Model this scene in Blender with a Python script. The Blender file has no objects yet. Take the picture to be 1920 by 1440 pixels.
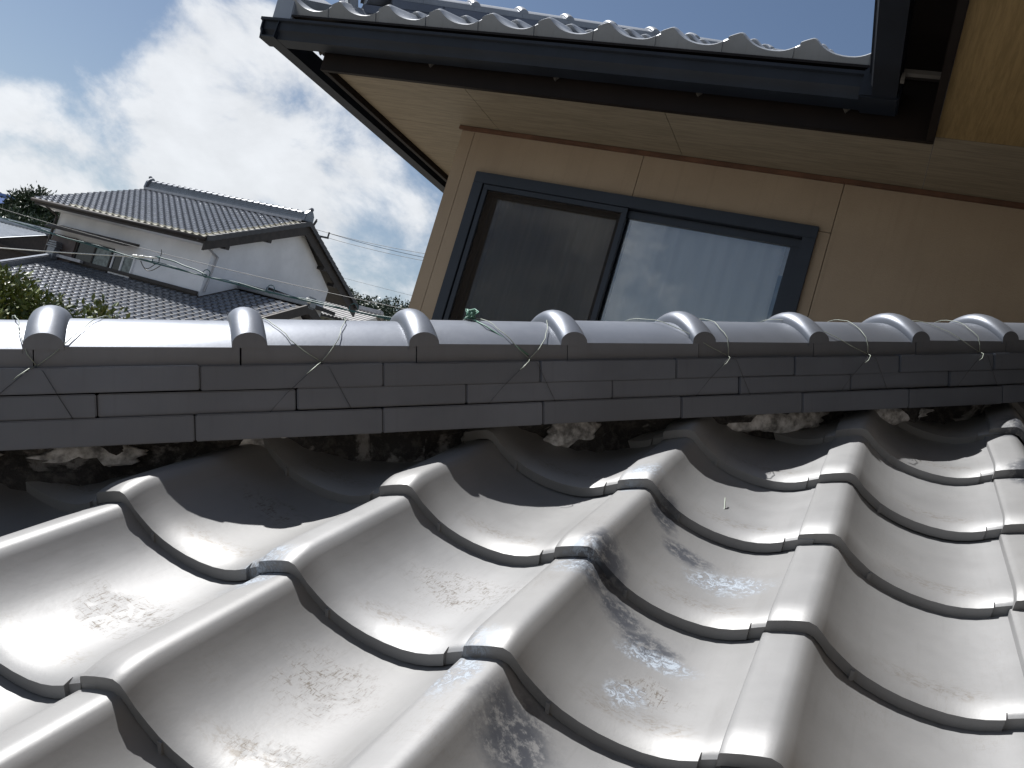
import bpy, bmesh, math, random
from mathutils import Vector, Matrix
random.seed(7)
SC = bpy.context.scene
COL = SC.collection
R = math.radians

# ------------------------------------------------------------------ camera
CAM = Vector((0.3085, -0.5924, 0.3168))
YAW, PITCH, ROLL, FPX = -0.39813, 0.05889, 0.28852, 1568.0
_f = Vector((math.sin(YAW)*math.cos(PITCH), math.cos(YAW)*math.cos(PITCH), math.sin(PITCH)))
_r = _f.cross(Vector((0, 0, 1))).normalized()
_u = _r.cross(_f)
_r2 = math.cos(ROLL)*_r + math.sin(ROLL)*_u
_u2 = -math.sin(ROLL)*_r + math.cos(ROLL)*_u
cd = bpy.data.cameras.new('camera')
cd.sensor_width = 36.0
cd.lens = FPX/1920*36.0
cd.clip_start = 0.02
cd.clip_end = 3000
cam = bpy.data.objects.new('camera', cd)
COL.objects.link(cam)
cam.matrix_world = Matrix(((_r2.x, _u2.x, -_f.x, CAM.x), (_r2.y, _u2.y, -_f.y, CAM.y), (_r2.z, _u2.z, -_f.z, CAM.z), (0, 0, 0, 1)))
SC.camera = cam

# ------------------------------------------------------------------ sky, sun, exposure
SUN = Vector((-0.70, 0.05, 1.0)).normalized()
SUN_EL = math.asin(SUN.z)
SUN_AZ = math.atan2(SUN.x, SUN.y)
world = bpy.data.worlds.new('World')
SC.world = world
world.use_nodes = True
wn, wl = world.node_tree.nodes, world.node_tree.links
wn.clear()
def wnode(t, **k):
    n = wn.new(t)
    for a, b in k.items():
        setattr(n, a, b)
    return n
def wmath(op, a, b=None, c=None, clamp=False):
    n = wnode('ShaderNodeMath', operation=op, use_clamp=clamp)
    for i, v in enumerate((a, b, c)):
        if v is None:
            continue
        if isinstance(v, (int, float)):
            n.inputs[i].default_value = v
        else:
            wl.new(v, n.inputs[i])
    return n.outputs[0]
wout = wnode('ShaderNodeOutputWorld')
wbg = wnode('ShaderNodeBackground')
wbg.inputs['Strength'].default_value = 0.052
wsky = wnode('ShaderNodeTexSky', sky_type='NISHITA')
wsky.sun_disc = False
wsky.sun_elevation = SUN_EL
wsky.sun_rotation = SUN_AZ
wsky.air_density = 1.0
wsky.dust_density = 0.7
wsky.ozone_density = 1.6
wtc = wnode('ShaderNodeTexCoord')
wsep = wnode('ShaderNodeSeparateXYZ')
wl.new(wtc.outputs['Generated'], wsep.inputs[0])
wmap = wnode('ShaderNodeMapping')
CLOUD_OFF = (3.1, 1.7, 0.0)
wmap.inputs['Location'].default_value = CLOUD_OFF
wmap.inputs['Scale'].default_value = (1.0, 1.0, 1.55)
wl.new(wtc.outputs['Generated'], wmap.inputs[0])
def wnoise(scale, detail, rough, vec, dist=0.0):
    n = wnode('ShaderNodeTexNoise')
    n.inputs['Scale'].default_value = scale
    n.inputs['Detail'].default_value = detail
    n.inputs['Roughness'].default_value = rough
    n.inputs['Distortion'].default_value = dist
    wl.new(vec, n.inputs['Vector'])
    return n.outputs['Fac']
n_big = wnoise(2.4, 2.0, 0.5, wmap.outputs[0])
n_mid = wnoise(6.5, 10.0, 0.60, wmap.outputs[0], 0.2)
n_fin = wnoise(15.0, 8.0, 0.62, wmap.outputs[0], 0.1)
n_sum = wmath('ADD', wmath('MULTIPLY', n_big, 0.42), wmath('MULTIPLY', n_mid, 0.62))
LUMPS = [(-0.7771, 0.6011, 0.1863, 0.08, 0.09),
         (-0.8174, 0.5509, 0.1685, 0.05, 0.07),
         (-0.7296, 0.655, 0.1967, 0.06, 0.07),
         (-0.6946, 0.6548, 0.2979, 0.1, 0.1),
         (-0.7032, 0.6074, 0.3697, 0.12, 0.07),
         (-0.6263, 0.7291, 0.2761, 0.1, 0.08),
         (-0.5695, 0.7864, 0.2393, 0.07, 0.05),
         (-0.5828, 0.7985, 0.1505, 0.07, 0.1),
         (-0.5241, 0.8239, 0.2157, 0.03, 0.07),
         (-0.6799, 0.7127, 0.173, 0.1, 0.06),
         (-0.7953, 0.5932, 0.1246, 0.1, 0.06),
         (-0.8004, 0.5431, 0.2537, 0.11, -0.13),
         (-0.8398, 0.5388, 0.0673, 0.06, -0.04),
         (-0.7054, 0.6644, 0.247, 0.025, -0.05),
         (-0.5403, 0.8014, 0.2565, 0.03, -0.08),
         (-0.5686, 0.7997, 0.1926, 0.025, -0.05),
         (-0.1731, 0.8468, 0.5029, 0.26, -0.22),
         (-0.407, 0.7718, 0.4887, 0.16, -0.08)]
lump = None
for (lx, ly, lz_, sg, am) in LUMPS:        # where cloud banks and clear gaps lie in this sky
    dt = wnode('ShaderNodeVectorMath', operation='DOT_PRODUCT')
    wl.new(wtc.outputs['Generated'], dt.inputs[0]); dt.inputs[1].default_value = (lx, ly, lz_)
    e = wmath('MULTIPLY', wmath('EXPONENT', wmath('MULTIPLY', wmath('SUBTRACT', dt.outputs['Value'], 1.0), 2.0/(sg*sg))), am)
    lump = e if lump is None else wmath('ADD', lump, e)
n_sum = wmath('ADD', n_sum, lump)
cover = wnode('ShaderNodeMapRange', interpolation_type='SMOOTHSTEP')
cover.inputs['From Min'].default_value = 0.505
cover.inputs['From Max'].default_value = 0.645
wl.new(n_sum, cover.inputs['Value'])
shade = wnode('ShaderNodeMapRange')
shade.inputs['From Min'].default_value = 0.36
shade.inputs['From Max'].default_value = 0.66
shade.inputs['To Min'].default_value = 0.87
shade.inputs['To Max'].default_value = 1.06
wl.new(wmath('ADD', wmath('MULTIPLY', n_fin, 0.45), wmath('MULTIPLY', n_mid, 0.55)), shade.inputs['Value'])
cc = wnode('ShaderNodeVectorMath', operation='SCALE')
cc.inputs[0].default_value = (10.6, 10.9, 11.3)
wl.new(shade.outputs[0], cc.inputs['Scale'])
hz = wmath('MULTIPLY', wmath('POWER', wmath('SUBTRACT', 1.0, wmath('MAXIMUM', wsep.outputs[2], 0.0)), 6.0), 0.62)
wmh = wnode('ShaderNodeMix', data_type='RGBA')
wl.new(hz, wmh.inputs[0])
wl.new(wsky.outputs[0], wmh.inputs[6])
wmh.inputs[7].default_value = (6.6, 7.4, 8.3, 1)
wmix = wnode('ShaderNodeMix', data_type='RGBA')
wl.new(wmath('MULTIPLY', cover.outputs[0], 0.92), wmix.inputs[0])
wl.new(wmh.outputs[2], wmix.inputs[6])
wl.new(cc.outputs[0], wmix.inputs[7])
wl.new(wmix.outputs[2], wbg.inputs['Color'])
wl.new(wbg.outputs[0], wout.inputs[0])

sd = bpy.data.lights.new('sun', 'SUN')
sd.energy = 5.0
sd.angle = R(0.5)
sd.color = (1.0, 0.98, 0.95)
sun = bpy.data.objects.new('sun', sd)
COL.objects.link(sun)
sun.rotation_euler = SUN.to_track_quat('Z', 'Y').to_euler()
sun.location = (-8, 2, 12)

SC.view_settings.view_transform = 'Standard'
SC.view_settings.look = 'None'
SC.view_settings.gamma = 1.0
SC.view_settings.use_curve_mapping = False
SC.view_settings.exposure = 0.68

# ------------------------------------------------------------------ small tools
def tag(o, label=None, cat=None, group=None, kind=None):
    if label: o['label'] = label
    if cat: o['category'] = cat
    if group: o['group'] = group
    if kind: o['kind'] = kind
    return o
def empty(name, loc=(0, 0, 0), **k):
    o = bpy.data.objects.new(name, None)
    o.empty_display_size = 0.1
    o.location = loc
    COL.objects.link(o)
    return tag(o, **k)
def link(name, me, parent=None, mw=None, **k):
    o = bpy.data.objects.new(name, me)
    COL.objects.link(o)
    if mw is not None:
        o.matrix_world = mw
    if parent is not None:
        o.parent = parent
        o.matrix_parent_inverse = parent_inv(parent)
    return tag(o, **k)
def parent_inv(p):
    m = p.matrix_basis.copy()
    q = p
    while q.parent is not None:
        m = q.matrix_parent_inverse @ m
        q = q.parent
        m = q.matrix_basis @ m
    return m.inverted()
def mesh_bm(name, bm, mats, smooth=False, auto=None):
    bm.normal_update()
    me = bpy.data.meshes.new(name)
    bm.to_mesh(me)
    bm.free()
    for m in (mats if isinstance(mats, (list, tuple)) else [mats]):
        me.materials.append(m)
    if smooth or auto:
        for p in me.polygons:
            p.use_smooth = True
        if auto:
            me.set_sharp_from_angle(angle=R(auto))
    return me
class MB:
    """collects quads, boxes and tubes and links them as one mesh object"""
    def __init__(s): s.v, s.f = [], []
    def quad(s, *p):
        b = len(s.v); s.v += [tuple(q) for q in p]; s.f.append(tuple(range(b, b+len(p)))); return s
    def box(s, x0, x1, y0, y1, z0, z1):
        b = len(s.v)
        s.v += [(x0,y0,z0),(x1,y0,z0),(x1,y1,z0),(x0,y1,z0),(x0,y0,z1),(x1,y0,z1),(x1,y1,z1),(x0,y1,z1)]
        s.f += [tuple(b+i for i in q) for q in ((0,3,2,1),(4,5,6,7),(0,1,5,4),(1,2,6,5),(2,3,7,6),(3,0,4,7))]
        return s
    def prism(s, pts, d):
        """closed polygon pts (3D) extruded by vector d"""
        b = len(s.v); n = len(pts); d = Vector(d)
        s.v += [tuple(p) for p in pts] + [tuple(Vector(p)+d) for p in pts]
        s.f += [tuple(b+i for i in range(n))[::-1], tuple(b+n+i for i in range(n))]
        s.f += [(b+i, b+(i+1) % n, b+n+(i+1) % n, b+n+i) for i in range(n)]
        return s
    def tube(s, pts, r, seg=6, r2=None):
        pts = [Vector(p) for p in pts]; b = len(s.v); n = len(pts)
        for i, p in enumerate(pts):
            t = (pts[min(i+1, n-1)] - pts[max(i-1, 0)]).normalized()
            a = Vector((0, 0, 1)) if abs(t.z) < 0.9 else Vector((1, 0, 0))
            e1 = t.cross(a).normalized(); e2 = t.cross(e1)
            rr = r if r2 is None else r + (r2-r)*i/(n-1)
            for k in range(seg):
                an = 2*math.pi*k/seg
                s.v.append(tuple(p + (e1*math.cos(an) + e2*math.sin(an))*rr))
        for i in range(n-1):
            for k in range(seg):
                s.f.append((b+i*seg+k, b+i*seg+(k+1) % seg, b+(i+1)*seg+(k+1) % seg, b+(i+1)*seg+k))
        s.f.append(tuple(b+k for k in range(seg))[::-1]); s.f.append(tuple(b+(n-1)*seg+k for k in range(seg)))
        return s
    def mesh(s, name, mat, smooth=False, auto=None, bevel=0):
        me = bpy.data.meshes.new(name)
        me.from_pydata(s.v, [], s.f)
        bm = bmesh.new(); bm.from_mesh(me); bpy.data.meshes.remove(me)
        bmesh.ops.recalc_face_normals(bm, faces=bm.faces)
        if bevel:
            bmesh.ops.bevel(bm, geom=list(bm.edges), offset=bevel, segments=2, affect='EDGES', clamp_overlap=True)
        return mesh_bm(name, bm, mat, smooth, auto)
    def build(s, name, mat, parent=None, smooth=False, auto=None, bevel=0, **k):
        return link(name, s.mesh(name, mat, smooth, auto, bevel), parent, **k)

# ------------------------------------------------------------------ materials
class NT:
    def __init__(s, name):
        s.m = bpy.data.materials.new(name); s.m.use_nodes = True
        s.n, s.l = s.m.node_tree.nodes, s.m.node_tree.links
        s.b = s.n['Principled BSDF']
    def node(s, t, **k):
        n = s.n.new(t)
        for a, b in k.items(): setattr(n, a, b)
        return n
    def put(s, sock, v):
        if v is None: return
        if isinstance(v, (int, float)): sock.default_value = v
        elif isinstance(v, tuple): sock.default_value = v if len(sock.default_value) == len(v) else v + (1,)
        else: s.l.new(v, sock)
    def math(s, op, a, b=None, c=None, clamp=False):
        n = s.node('ShaderNodeMath', operation=op, use_clamp=clamp)
        for i, v in enumerate((a, b, c)): s.put(n.inputs[i], v)
        return n.outputs[0]
    def noise(s, scale, detail=4, rough=0.55, vec=None, dist=0.0):
        n = s.node('ShaderNodeTexNoise')
        n.inputs['Scale'].default_value = scale; n.inputs['Detail'].default_value = detail
        n.inputs['Roughness'].default_value = rough; n.inputs['Distortion'].default_value = dist
        if vec is not None: s.l.new(vec, n.inputs['Vector'])
        return n
    def ramp(s, v, a, b, c=0.0, d=1.0, smooth=True):
        n = s.node('ShaderNodeMapRange', interpolation_type='SMOOTHSTEP' if smooth else 'LINEAR')
        s.put(n.inputs['Value'], v)
        for k, q in zip(('From Min', 'From Max', 'To Min', 'To Max'), (a, b, c, d)): n.inputs[k].default_value = q
        return n.outputs[0]
    def mix(s, f, a, b):
        n = s.node('ShaderNodeMix', data_type='RGBA')
        s.put(n.inputs[0], f); s.put(n.inputs[6], a); s.put(n.inputs[7], b)
        return n.outputs[2]
    def pos(s): return s.node('ShaderNodeNewGeometry').outputs['Position']
    def obj(s): return s.node('ShaderNodeTexCoord').outputs['Object']
    def rnd(s): return s.node('ShaderNodeObjectInfo').outputs['Random']
    def scale(s, vec, v):
        n = s.node('ShaderNodeMapping'); s.l.new(vec, n.inputs[0]); n.inputs['Scale'].default_value = v; return n.outputs[0]
    def bump(s, h, strength, dist):
        n = s.node('ShaderNodeBump'); s.put(n.inputs['Height'], h)
        n.inputs['Strength'].default_value = strength; n.inputs['Distance'].default_value = dist
        s.l.new(n.outputs[0], s.b.inputs['Normal'])
    def set(s, **k):
        for a, v in k.items(): s.put(s.b.inputs[a.replace('_', ' ')], v)
        return s.m

def plain(name, col, rough=0.6, metal=0.0, var=0.12, nscale=8.0, spec=0.5, bump=0.0, bscale=60):
    t = NT(name); p = t.pos()
    n = t.noise(nscale, 5, 0.6, p)
    dark = tuple(c*(1-var*1.6) for c in col); lite = tuple(min(1, c*(1+var)) for c in col)
    t.set(Base_Color=t.mix(t.ramp(n.outputs['Fac'], 0.3, 0.7), dark, lite), Roughness=rough, Metallic=metal, Specular_IOR_Level=spec)
    if bump:
        t.bump(t.noise(bscale, 4, 0.6, p).outputs['Fac'], bump, 0.01)
    return t.m

def clay(name, base, rough=0.42, metal=0.35, stains=False, wear=1.0):
    """smoked silver-grey roof clay"""
    t = NT(name); p = t.pos(); rn = t.rnd()
    big = t.noise(5.0, 4, 0.55, p).outputs['Fac']
    fine = t.noise(160.0, 5, 0.7, p).outputs['Fac']
    mid = t.noise(34.0, 6, 0.65, p).outputs['Fac']
    c = t.mix(t.ramp(big, 0.3, 0.7), tuple(v*0.86 for v in base), tuple(v*1.08 for v in base))
    c = t.mix(t.math('MULTIPLY', rn, 0.6), c, tuple(v*m for v, m in zip(base, (0.80, 0.79, 0.77))))
    # dust freckles
    fr = t.ramp(fine, 0.66, 0.74)
    c = t.mix(t.math('MULTIPLY', fr, 0.28*wear), c, tuple(v*m for v, m in zip(base, (0.55, 0.5, 0.43))))
    ms = t.ramp(mid, 0.60, 0.78)
    c = t.mix(t.math('MULTIPLY', ms, 0.16*wear), c, tuple(v*m for v, m in zip(base, (0.70, 0.67, 0.62))))
    ob = t.obj()
    stk = t.noise(1.0, 5, 0.65, t.scale(ob, (75, 5, 3)), 0.3).outputs['Fac']
    c = t.mix(t.math('MULTIPLY', t.ramp(stk, 0.52, 0.75), 0.20*wear), c, tuple(v*m for v, m in zip(base, (0.62, 0.60, 0.57))))
    rgh = t.math('ADD', t.math('MULTIPLY', mid, 0.14), rough-0.07)
    met = metal
    if stains:
        warp = t.node('ShaderNodeVectorMath', operation='MULTIPLY_ADD')
        wn_ = t.noise(28.0, 5, 0.7, p)
        t.l.new(wn_.outputs['Color'], warp.inputs[0])
        warp.inputs[1].default_value = (0.05, 0.05, 0.05)
        t.l.new(p, warp.inputs[2])
        def blobs(lst):
            acc = None
            for (x, y, z, rx, ry) in lst:
                m = t.node('ShaderNodeMapping', vector_type='POINT')
                m.inputs['Location'].default_value = (-(x+0.025)/rx, -(y+0.025)/ry, 0)
                m.inputs['Scale'].default_value = (1/rx, 1/ry, 0.0)
                t.l.new(warp.outputs[0], m.inputs[0])
                ln = t.node('ShaderNodeVectorMath', operation='LENGTH')
                t.l.new(m.outputs[0], ln.inputs[0])
                v = t.ramp(ln.outputs['Value'], 0.35, 1.1, 1.0, 0.0)
                acc = v if acc is None else t.math('MAXIMUM', acc, v)
            return acc
        # scratch pattern: thin streaks in two directions
        s1 = t.noise(1.0, 6, 0.75, t.scale(p, (420, 90, 60)), 0.6).outputs['Fac']
        s2 = t.noise(1.0, 6, 0.75, t.scale(p, (70, 330, 60)), 0.9).outputs['Fac']
        sc = t.math('MAXIMUM', t.ramp(s1, 0.53, 0.60), t.ramp(s2, 0.55, 0.62))
        brown = t.math('MULTIPLY', blobs(STAIN_BROWN), t.ramp(t.noise(42.0, 4, 0.6, p, 0.8).outputs['Fac'], 0.36, 0.56))
        c = t.mix(t.math('MULTIPLY', t.math('MULTIPLY', brown, sc), 0.9), c, (0.085, 0.070, 0.055))
        dk = blobs(STAIN_DARK)
        grain = t.ramp(t.noise(75.0, 6, 0.75, p).outputs['Fac'], 0.34, 0.52)
        c = t.mix(t.math('MULTIPLY', t.math('MULTIPLY', dk, grain), 0.95), c, (0.035, 0.039, 0.050))
        pale = blobs(STAIN_PALE)
        g2 = t.noise(1.0, 7, 0.8, t.scale(p, (90, 90, 40)), 1.6).outputs['Fac']
        pl = t.math('MULTIPLY', pale, t.ramp(g2, 0.47, 0.56))
        edge = t.math('MULTIPLY', pale, t.ramp(g2, 0.40, 0.50))
        c = t.mix(t.math('MULTIPLY', edge, 0.55), c, (0.11, 0.12, 0.145))
        c = t.mix(t.math('MULTIPLY', pl, 0.62), c, (0.36, 0.42, 0.49))
        so = t.node('ShaderNodeSeparateXYZ'); t.l.new(ob, so.inputs[0])
        band = t.math('MULTIPLY', t.ramp(so.outputs[1], .016, .030), t.ramp(so.outputs[1], .034, .060, 1.0, 0.0))
        val = t.math('MULTIPLY', t.ramp(so.outputs[0], .09, .15), t.ramp(so.outputs[0], .215, .245, 1.0, 0.0))
        gr = t.ramp(t.noise(1.0, 6, 0.75, t.scale(p, (110, 210, 110)), 0.7).outputs['Fac'], 0.46, 0.62)
        c = t.mix(t.math('MULTIPLY', t.math('MULTIPLY', t.math('MULTIPLY', band, val), gr), 0.42), c, (0.11, 0.085, 0.055))
        # faint scuffs everywhere
        sp = t.ramp(t.noise(9.0, 3, 0.5, p).outputs['Fac'], 0.55, 0.72)
        c = t.mix(t.math('MULTIPLY', t.math('MULTIPLY', sp, sc), 0.22), c, (0.14, 0.12, 0.10))
        rgh = t.math('ADD', rgh, t.math('MULTIPLY', t.math('MAXIMUM', pl, brown), 0.12))
        met = t.math('MULTIPLY', t.math('SUBTRACT', 1.0, t.math('MAXIMUM', pl, t.math('MULTIPLY', dk, grain))), metal)
    t.set(Base_Color=c, Roughness=rgh, Metallic=met)
    t.bump(t.math('ADD', t.math('MULTIPLY', fine, 0.5), t.math('MULTIPLY', mid, 0.9)), 0.055, 0.004)
    return t.m

STAIN_BROWN = [(-0.073, 0.346, 0, .085, .055), (-0.105, 0.153, 0, .07, .06), (-0.343, 0.119, 0, .09, .05), (-0.372, 0.364, 0, .07, .035), (-0.071, 0.05, 0, .06, .03), (0.18, 0.30, 0, .05, .03)]
STAIN_PALE = [(-0.261, 0.205, 0, .035, .04), (0.014, 0.187, 0, .022, .055), (0.20, 0.535, 0, .062, .036), (0.028, 0.656, 0, .03, .03), (0.035, 0.411, 0, .03, .03), (0.165, 0.359, 0, .05, .022), (0.16, 0.284, 0, .03, .025)]
STAIN_DARK = [(0.060, 0.425, 0, .04, .05), (0.108, 0.402, 0, .045, .03), (0.155, 0.380, 0, .05, .025), (0.085, 0.623, 0, .03, .035), (0.135, 0.575, 0, .05, .03), (0.091, 0.165, 0, .05, .06), (0.575, 1.061, 0, .035, .05), (0.575, 1.300, 0, .035, .05)]
M = {}
M['tile'] = clay('silver_clay_tile', (0.245, 0.247, 0.252), 0.54, 0.44, True)
M['ridge'] = clay('shade_toned_ridge_clay', (0.124, 0.141, 0.178), 0.46, 0.38)  # same clay as the tiles; ridge shade put into a darker, bluer colour
M['cap'] = clay('sun_toned_cap_clay', (0.158, 0.174, 0.208), 0.44, 0.46)  # ridge clay lightened, so the colour adds to the sunlit cap tops
M['house_tile'] = clay('house_roof_clay', (0.25, 0.27, 0.30), 0.40, 0.25)
M['far_tile'] = clay('neighbour_roof_clay', (0.19, 0.203, 0.228), 0.28, 0.40)
M['dark_verge'] = plain('dark_verge_clay', (0.045, 0.045, 0.05), 0.5)
M['far_edge'] = plain('mossy_verge_clay', (0.27, 0.255, 0.20), 0.6, 0, 0.3, 9)
M['wire'] = plain('weathered_tie_wire', (0.26, 0.29, 0.25), 0.55, 0.2)
M['wire_green'] = plain('green_wire_coating', (0.10, 0.22, 0.17), 0.5)
M['fascia'] = plain('dark_brown_fascia', (0.010, 0.0065, 0.0055), 0.6, 0, 0.15, 5, 0.2)
M['gutter'] = plain('dark_slate_gutter', (0.010, 0.0135, 0.021), 0.5, 0, 0.15, 6, 0.3)
M['alu'] = plain('dark_aluminium_frame', (0.016, 0.021, 0.031), 0.42, 0.2, 0.1, 6)
M['trim'] = plain('reddish_brown_trim', (0.11, 0.052, 0.030), 0.55, 0, 0.2, 10)
M['bracket'] = plain('galvanised_bracket', (0.12, 0.11, 0.10), 0.5, 0.3)
M['plaster'] = plain('white_plaster_wall', (0.72, 0.73, 0.76), 0.85, 0, 0.05, 1.2, 0.3, 0.25, 30)
M['timber'] = plain('dark_stained_timber', (0.026, 0.020, 0.018), 0.6, 0, 0.25, 6)
M['grey_board'] = plain('grey_flashing', (0.40, 0.40, 0.42), 0.5, 0.2)
M['cable'] = plain('teal_cable_sheath', (0.010, 0.070, 0.075), 0.5)
M['cable_white'] = plain('pale_wire_sheath', (0.62, 0.63, 0.62), 0.5)
M['cable_black'] = plain('black_wire_sheath', (0.03, 0.032, 0.035), 0.5)
M['porcelain'] = plain('white_porcelain', (0.75, 0.75, 0.72), 0.3)
M['concrete'] = plain('pale_concrete', (0.33, 0.32, 0.30), 0.8, 0, 0.15, 4)
M['blue_metal'] = plain('blue_metal_roof', (0.06, 0.13, 0.34), 0.4, 0.1)
M['room'] = plain('dim_room_interior', (0.16, 0.13, 0.10), 0.9)
M['bark'] = plain('grey_brown_bark', (0.10, 0.075, 0.055), 0.9, 0, 0.35, 14, 0.3, 0.5, 40)
M['ground'] = plain('dry_soil_and_gravel', (0.20, 0.185, 0.155), 0.95, 0, 0.35, 0.35)
M['hill'] = plain('wooded_hill_soil', (0.040, 0.058, 0.030), 0.95, 0, 0.3, 0.1)

def soffit_mat():
    t = NT('printed_wood_soffit'); p = t.pos()
    a = t.noise(1.0, 6, 0.7, t.scale(p, (6, 90, 20)), 0.4).outputs['Fac']
    b = t.noise(1.0, 6, 0.7, t.scale(p, (260, 260, 20))).outputs['Fac']
    c = t.mix(t.ramp(a, 0.35, 0.65), (0.165, 0.134, 0.092), (0.235, 0.195, 0.138))
    c = t.mix(t.math('MULTIPLY', t.ramp(b, 0.5, 0.75), 0.35), c, (0.25, 0.18, 0.10))
    t.set(Base_Color=c, Roughness=0.65)
    t.bump(a, 0.1, 0.003)
    return t.m
def wing_soffit_mat():
    t = NT('wing_wood_soffit'); p = t.pos()
    a = t.noise(1.0, 6, 0.7, t.scale(p, (90, 6, 20)), 0.4).outputs['Fac']
    b = t.noise(1.0, 6, 0.7, t.scale(p, (260, 260, 20))).outputs['Fac']
    c = t.mix(t.ramp(a, 0.35, 0.65), (0.19, 0.125, 0.048), (0.26, 0.175, 0.072))
    c = t.mix(t.math('MULTIPLY', t.ramp(b, 0.5, 0.75), 0.35), c, (0.24, 0.17, 0.09))
    t.set(Base_Color=c, Roughness=0.65)
    t.bump(a, 0.1, 0.003)
    return t.m
M['soffit'] = soffit_mat()
M['soffit_wing'] = wing_soffit_mat()
def wall_mat():
    t = NT('beige_render_board'); p = t.pos()
    f = t.noise(210.0, 6, 0.7, p).outputs['Fac']
    g = t.noise(2.0, 5, 0.6, p).outputs['Fac']
    c = t.mix(t.ramp(g, 0.3, 0.7), (0.285, 0.220, 0.156), (0.33, 0.258, 0.184))
    c = t.mix(t.math('MULTIPLY', t.ramp(f, 0.5, 0.7), 0.25), c, (0.25, 0.18, 0.12))
    t.set(Base_Color=c, Roughness=0.85)
    t.bump(f, 0.35, 0.004)
    st = t.noise(1.0, 5, 0.6, t.scale(p, (38, 38, 1.6))).outputs['Fac']
    t.set(Base_Color=t.mix(t.math('MULTIPLY', t.ramp(st, 0.5, 0.8), 0.3), c, (0.20, 0.15, 0.105)))
    return t.m
M['wall'] = wall_mat()
def mortar_mat():
    t = NT('dark_lime_mortar'); p = t.pos()
    a = t.noise(11.0, 5, 0.62, p, 0.5).outputs['Fac']
    b = t.noise(60.0, 5, 0.7, p).outputs['Fac']
    c = t.mix(t.ramp(a, 0.56, 0.63), (0.024, 0.024, 0.026), (0.22, 0.22, 0.225))  # mostly dark mortar with paler noise patches
    c = t.mix(t.math('MULTIPLY', t.ramp(b, 0.45, 0.65), 0.6), c, (0.09, 0.087, 0.085))
    t.set(Base_Color=c, Roughness=0.95)
    t.bump(b, 0.6, 0.01)
    return t.m
M['mortar'] = mortar_mat()
def cloth(name, c1, c2, sx):
    t = NT(name); p = t.pos()
    a = t.noise(1.0, 4, 0.6, t.scale(p, (sx, 1, 1.4))).outputs['Fac']
    t.set(Base_Color=t.mix(t.ramp(a, 0.3, 0.7), c1, c2), Roughness=0.9)
    return t.m
M['curtain'] = cloth('white_lace_curtain', (0.84, 0.82, 0.78), (0.91, 0.89, 0.86), 10)
M['drape'] = cloth('brown_lined_drape', (0.50, 0.42, 0.32), (0.68, 0.58, 0.46), 26)
def glass_mat(name, rough, tint):
    t = NT(name)
    out = t.n['Material Output']
    tr = t.node('ShaderNodeBsdfTransparent'); tr.inputs[0].default_value = tint
    gl = t.node('ShaderNodeBsdfGlossy'); gl.inputs['Roughness'].default_value = rough
    gl.inputs['Color'].default_value = (0.9, 0.95, 1, 1)
    fr = t.node('ShaderNodeFresnel'); fr.inputs['IOR'].default_value = 1.62
    mx = t.node('ShaderNodeMixShader')
    t.l.new(t.math('MULTIPLY', fr.outputs[0], 1.8, clamp=True), mx.inputs[0])
    t.l.new(tr.outputs[0], mx.inputs[1]); t.l.new(gl.outputs[0], mx.inputs[2])
    t.l.new(mx.outputs[0], out.inputs['Surface'])
    return t.m
M['glass'] = glass_mat('window_glass', 0.01, (0.985, 0.99, 0.99, 1))
def screen_mat():
    t = NT('grey_insect_mesh'); out = t.n['Material Output']
    tr = t.node('ShaderNodeBsdfTransparent'); tr.inputs[0].default_value = (1, 1, 1, 1)
    df = t.node('ShaderNodeBsdfDiffuse'); df.inputs[0].default_value = (0.050, 0.041, 0.034, 1)
    mx = t.node('ShaderNodeMixShader'); mx.inputs[0].default_value = 0.36
    t.l.new(tr.outputs[0], mx.inputs[1]); t.l.new(df.outputs[0], mx.inputs[2]); t.l.new(mx.outputs[0], out.inputs['Surface'])
    return t.m
M['screen'] = screen_mat()
def leaf_mat(name, dark, lite, warm):
    t = NT(name); p = t.pos()
    a = t.noise(3.0, 3, 0.5, p).outputs['Fac']; b = t.noise(17.0, 2, 0.5, p).outputs['Fac']
    c = t.mix(t.ramp(a, 0.35, 0.65), dark, lite)
    c = t.mix(t.ramp(b, 0.58, 0.7), c, warm)
    t.set(Base_Color=c, Roughness=0.45, Specular_IOR_Level=0.6)
    t.b.inputs['Subsurface Weight'].default_value = 0.0
    return t.m
M['leaf'] = leaf_mat('glossy_evergreen_leaf', (0.045, 0.07, 0.016), (0.12, 0.145, 0.026), (0.16, 0.12, 0.03))
M['leaf_far'] = leaf_mat('dark_wood_foliage', (0.016, 0.03, 0.013), (0.032, 0.055, 0.02), (0.045, 0.06, 0.022))

# ------------------------------------------------------------------ ground
GZ = -4.0
g = MB()
NG = 40
for i in range(NG):
    for j in range(NG):
        x0, x1 = -900+i*1800/NG, -900+(i+1)*1800/NG
        y0, y1 = -900+j*1800/NG, -900+(j+1)*1800/NG
        g.quad((x0, y0, GZ), (x1, y0, GZ), (x1, y1, GZ), (x0, y1, GZ))
g.build('ground', M['ground'], kind='structure', label='dry gravelly ground far below the roofs')

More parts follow.
